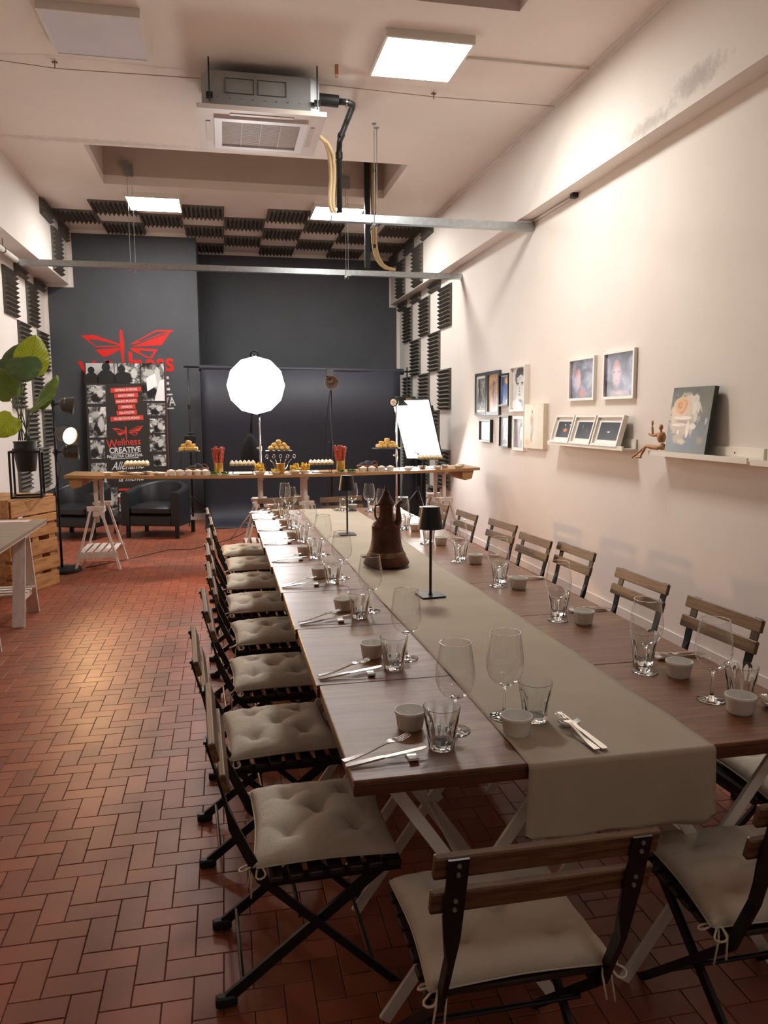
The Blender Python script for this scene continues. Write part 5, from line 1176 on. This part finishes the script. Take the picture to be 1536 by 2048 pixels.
for k in range(3):
    vs = []; fs = []
    for i in range(5):
        for j in range(5): u, v = -1+i/2, -1+j/2; q_ = max(0, 1-.25*(u*u+v*v)); vs.append((u*.026*q_, v*.022*q_, .012*u*u-.006*v*v+.004*k))
    for i in range(4):
        for j in range(4): m_ = i*5+j; fs.append((m_, m_+5, m_+6, m_+1))
    CHM.append(MB().add(vs, fs).mesh('chip', CHIP, True))
for i, (x, y, s, nn) in enumerate(((.37, 8.46, 1.15, 34), (.54, 8.45, .9, 16), (.75, 8.46, 1.1, 26), (.86, 8.45, 1.1, 34))):
    b = barz(x); lab = ('tall heap of yellow crisps in a white bowl beside the canapes', 'small white bowl of yellow crisps beside the gold bucket', 'white bowl of yellow crisps on the far side of the gold bucket', 'white bowl of yellow crisps, last before the third canape stand')[i]
    t = thing('crisp_bowl', lab, 'bowl', T(x, y, b) @ Matrix.Scale(s, 4), 'bowls of yellow crisps')
    MB().lathe([(.0005, 0), (.035, 0), (.055, .03), (.057, .034), (.054, .034), (.033, .006), (.0005, .005)], 24).build('bowl_body', CERAM, t, True)
    for k in range(nn):
        r = .045*math.sqrt(rf.random()); a = rf.uniform(0, 6.3); hh = (.035+(.09-r)*rf.random()*(.9 if nn > 20 else .45))
        inst(CHM[k % 3], 'crisp', t, T(r*math.cos(a), r*math.sin(a), hh, rf.uniform(0, 6), rf.uniform(-1.2, 1.2), rf.uniform(-1.2, 1.2)))
for x, w_ in ((.05, .2), (1.95, .3), (.95, .2)):
    b = barz(x); tag(MB().box((x-w_/2, 8.4, b+.001), (x+w_/2, 8.9, b+.002)).build('paper_sheet', WPAPER), {.05: 'white paper sheet under the canape stand by the octagonal light', 1.95: 'white paper sheet on the bar below the chrome stand', .95: 'white paper sheet under the third canape stand'}[x], 'paper', 'white paper sheets on the bar')

# ================================================================== PALLET CRATE, PLANT, DESK
t = thing('pallet_crate', 'stack made of pale pallet wood planks carrying the potted plant', 'crate', T(-1.9, 7.33, 0, math.radians(65)))
Lc = .62; Hc = .86
zs = [(.0, .14), (.155, .29), (.305, .455), (.475, .56+.02), (.60, .71-.02), (.72, .86)]
zs = [(.0, .135), (.165, .29), (.325, .455), (.50, .60), (.625, .70), (.715, .86)]
for i, (za, zb) in enumerate(zs):
    MB().bbox((.0, -.02, za), (Lc, 0, zb), .004).build('plank', PALLET, t, mtx=T(0, rf.uniform(-.004, .004), 0, ry=rf.uniform(-.008, .008)))
    MB().bbox((-.02, -.0, za), (0, .62, zb), .004).build('plank', PALLET, t)
for x in (.02, .28, Lc-.1):
    MB().box((x, .0, 0), (x+.09, .09, Hc-.005)).build('corner_post', PALLET, t)
MB().box((.0, .53, 0), (Lc, .62, Hc-.005)).build('rear_board', PALLET, t)
for i in range(4): MB().bbox((-.01, .0+.15*i, Hc), (Lc, .13+.15*i, Hc+.018), .003).build('top_plank', PALLET, t)
MB().box((Lc-.001, .004, .12), (Lc+.004, .08, .18)).box((Lc-.001, .004, .3), (Lc+.004, .08, .34)).box((Lc-.001, .004, .47), (Lc+.004, .08, .52)).build('gap_shade_slab', M('painted_gap_shade', (40, 30, 24), .8), t)  # dark slabs on the crate end, painted as shade inside the plank gaps
t = thing('plant_stand', 'black square wire plant stand on the pallet crate', 'plant stand', T(-1.795, 7.6, Hc+.018, .12))
k = MB(); a = .125
for sx in (-1, 1):
    for sy in (-1, 1): MB().box((sx*a-.009, sy*a-.009, 0), (sx*a+.009, sy*a+.009, .43)).build('leg', BLACKM, t)
for z in (.0, .412):
    for s in (-1, 1): k.box((-a, s*a-.009, z), (a, s*a+.009, z+.018)).box((s*a-.009, -a, z), (s*a+.009, a, z+.018))
k.build('ring_frame', BLACKM, t)
ZPOT = Hc+.018+.43
pt = thing('potted_plant', 'large round-leaved green plant in a black pot on the wire stand', 'potted plant', T(-1.795, 7.6, ZPOT))
MB().lathe([(.0005, -.19), (.078, -.19), (.08, -.185), (.105, 0), (.112, .0), (.112, .02), (.098, .02), (.098, .075), (.104, .075), (.104, .085), (.09, .085), (.085, .05), (.0005, .05)], 32).build('pot', BLACKP, pt, AUTO)
def leafmat(name, c1, c2, vein):
    mt = bpy.data.materials.new(name); mt.use_nodes = True; nt = mt.node_tree; N = nt.nodes; Lk = nt.links; b = N['Principled BSDF']; b.inputs['Roughness'].default_value = .42
    tc = N.new('ShaderNodeUVMap'); sp = N.new('ShaderNodeSeparateXYZ'); Lk.new(tc.outputs[0], sp.inputs[0])
    ab = N.new('ShaderNodeMath'); ab.operation = 'ABSOLUTE'; Lk.new(sp.outputs[0], ab.inputs[0])
    # side veins: v - .5|u| repeating
    ma = N.new('ShaderNodeMath'); ma.operation = 'MULTIPLY_ADD'; ma.inputs[1].default_value = -.45; Lk.new(ab.outputs[0], ma.inputs[0]); Lk.new(sp.outputs[1], ma.inputs[2])
    m2 = N.new('ShaderNodeMath'); m2.operation = 'MULTIPLY'; m2.inputs[1].default_value = 9; Lk.new(ma.outputs[0], m2.inputs[0])
    pp = N.new('ShaderNodeMath'); pp.operation = 'PINGPONG'; pp.inputs[1].default_value = .5; Lk.new(m2.outputs[0], pp.inputs[0])
    mn = N.new('ShaderNodeMath'); mn.operation = 'MINIMUM'; Lk.new(pp.outputs[0], mn.inputs[0])
    m3 = N.new('ShaderNodeMath'); m3.operation = 'MULTIPLY'; m3.inputs[1].default_value = 4; Lk.new(ab.outputs[0], m3.inputs[0]); Lk.new(m3.outputs[0], mn.inputs[1])
    mr = N.new('ShaderNodeMapRange'); mr.inputs[1].default_value = .0; mr.inputs[2].default_value = .12; mr.inputs[3].default_value = .8; mr.inputs[4].default_value = 0; Lk.new(mn.outputs[0], mr.inputs[0])
    n = N.new('ShaderNodeTexNoise'); n.inputs['Scale'].default_value = 3; Lk.new(tc.outputs[0], n.inputs[0])
    mx = N.new('ShaderNodeMix'); mx.data_type = 'RGBA'; Lk.new(n.outputs['Fac'], mx.inputs[0]); mx.inputs[6].default_value = lin(c1)+(1,); mx.inputs[7].default_value = lin(c2)+(1,)
    mv = N.new('ShaderNodeMix'); mv.data_type = 'RGBA'; Lk.new(mr.outputs[0], mv.inputs[0]); Lk.new(mx.outputs[2], mv.inputs[6]); mv.inputs[7].default_value = lin(vein)+(1,)
    Lk.new(mv.outputs[2], b.inputs['Base Color'])
    b.inputs['Transmission Weight'].default_value = 0; b.inputs['Subsurface Weight'].default_value = 0
    bp = N.new('ShaderNodeBump'); bp.inputs['Strength'].default_value = .4; bp.inputs['Distance'].default_value = .004; bp.invert = True; Lk.new(mr.outputs[0], bp.inputs['Height']); Lk.new(bp.outputs[0], b.inputs['Normal'])
    return mt
LB = leafmat('leaf_bright', (178, 186, 30), (146, 166, 30), (92, 116, 24)); LD = leafmat('leaf_dark', (64, 88, 44), (82, 104, 50), (40, 58, 32)); LT = leafmat('leaf_blue', (70, 86, 78), (84, 102, 88), (44, 58, 54)); LMn = leafmat('leaf_mid', (96, 124, 46), (118, 142, 56), (64, 88, 34))
def leaf(base, tip, normal, width, mat, droop=.03, cup=.03):
    base, tip = Vector(base), Vector(tip); ax = tip-base; L = ax.length; ax.normalize(); n = Vector(normal); n = (n-ax*n.dot(ax)).normalized(); sd = ax.cross(n)
    nu_, nv_ = 10, 16; vs = []; fs = []; uv = []
    for j in range(nv_+1):
        v = j/nv_; wv = width/2*(math.sin(PI*min(1, (v*.93+.07))**.72)**.62 if v < .999 else .02)
        if j == 0: wv = width*.2
        for i in range(nu_+1):
            u = -1+2*i/nu_
            back = -.10*L*(abs(u)**1.3)*max(0, 1-v*3.5)
            p = base+ax*(v*L+back)+sd*(u*wv)+n*(cup*(u*u)*-1*(.6+.4*v)-droop*v*v*L*3+.004*math.sin(v*22)*abs(u))
            vs.append(p); uv.append((u, v))
    for j in range(nv_):
        for i in range(nu_): a = j*(nu_+1)+i; fs.append((a, a+1, a+nu_+2, a+nu_+1))
    me = MB().add(vs, fs).mesh('leaf_blade', mat, True); ul = me.uv_layers.new(name='UVMap')
    for lp in me.loops: ul.data[lp.index].uv = uv[lp.vertex_index]
    o = inst(me, 'leaf', pt, Matrix.Translation((1.795, -7.6, -ZPOT)))
    return base
STEM = M('leaf_stem', (58, 66, 34), .5)
C0 = Vector((-1.8, 7.6, 1.40))
lv = [((-1.70, 7.50, 2.02), (-1.63, 7.52, 2.35), (.25, -1, .1), .30, LB), ((-1.86, 7.62, 2.0), (-1.82, 7.66, 2.28), (.1, -1, .2), .25, LD), ((-1.74, 7.46, 2.14), (-1.70, 7.36, 1.95), (.1, -1, .55), .30, LD),
      ((-1.86, 7.55, 1.80), (-1.98, 7.5, 2.05), (.3, -1, .1), .26, LMn), ((-1.63, 7.5, 1.72), (-1.49, 7.52, 2.0), (-.55, -1, .3), .17, LMn), ((-1.70, 7.45, 1.68), (-1.50, 7.42, 1.84), (-.5, -.6, .9), .10, LMn),
      ((-1.86, 7.5, 1.62), (-2.0, 7.42, 1.46), (.35, -1, .6), .24, LB), ((-1.94, 7.7, 2.02), (-2.06, 7.72, 2.14), (.2, -1, .3), .22, LT), ((-2.0, 7.6, 1.9), (-2.14, 7.6, 2.02), (.2, -1, .3), .2, LT)]
for i, (b_, t_, n_, w_, m_) in enumerate(lv):
    leaf(b_, t_, n_, w_, m_, droop=.02 if i not in (2, 6) else .05)
    b_ = Vector(b_); st = C0+Vector(((i-4)*.011, (i % 3-1)*.02, 0)); midp = (st*.45+b_*.55)+Vector(((b_.x-st.x)*-.22, 0, .05))
    pts = [st*(1-q)**2+midp*2*q*(1-q)+b_*q*q for q in [k/8 for k in range(9)]]
    MB().tube(pts, [.006-.0004*k for k in range(9)], 7).build('stem', STEM, pt, True, mtx=Matrix.Translation((1.795, -7.6, -ZPOT)))
# desk
t = thing('trestle_desk', 'grey-brown wooden desk top at the aisle edge of the photo', 'desk', T(0, 0, 0))
pl = [(-2.34, 5.1), (-1.455, 5.1), (-1.485, 6.86), (-2.36, 7.0)]
MB().prism(pl, .735, .76).build('desktop', DESKW, t); MB().prism([(x+(-.002 if x > -2 else .002), y+.002) for x, y in pl], .728, .735).build('desk_edge', PINE, t)
def aframe(y, label):
    t = thing('trestle', label, 'trestle', T(0, y, 0), 'white A-frame trestles under the desk')
    for x in (-1.6, -2.2):
        for s in (-1, 1): MB().bar((x, s*.24, 0), (x, s*.05, .728), .09, .02, (0, 1, 0)).build('leg', PINE, t)
        MB().bar((x, -.19, .2), (x, .19, .2), .02, .06).build('side_rail', PINE, t)
    for q in range(4): MB().box((-2.24, -.17+.095*q, .232), (-1.56, -.17+.095*q+.05, .244)).build('shelf_slat', PINE, t)
    MB().box((-2.24, -.06, .66), (-1.56, .06, .728)).build('top_rail', PINE, t)
aframe(6.47, 'white A-frame trestle under the far end of the aisle-side desk'); aframe(5.35, 'white A-frame trestle under the near end of the aisle-side desk')
tag(MB().box((-1.86, 6.7, .7605), (-1.6, 6.83, .7625), T()).build('flyer', picture('flyer_print', [(236, 214, 212), (232, 190, 190)], 6, [(.5, .5, .2, .4, (190, 70, 70), .4, .6), (.2, .6, .15, .3, (214, 110, 110), .4, .6)])), 'pink printed flyer lying on the aisle-side desk', 'flyer')
# floor cable
tag(MB().tube([(-1.5, 8.6, .004), (-1.2, 8.9, .004), (-.95, 9.2, .004), (-.7, 9.55, .004), (-.45, 9.5, .004), (-.25, 9.75, .004), (0, 10.1, .004), (.2, 10.6, .004), (.35, 11.1, .014), (.42, 11.4, .05), (.43, 11.7, .3)], .004, 6).build('floor_cable', BLACKP, None, True), 'thin black power cable snaking over the floor to the backdrop paper', 'cable')
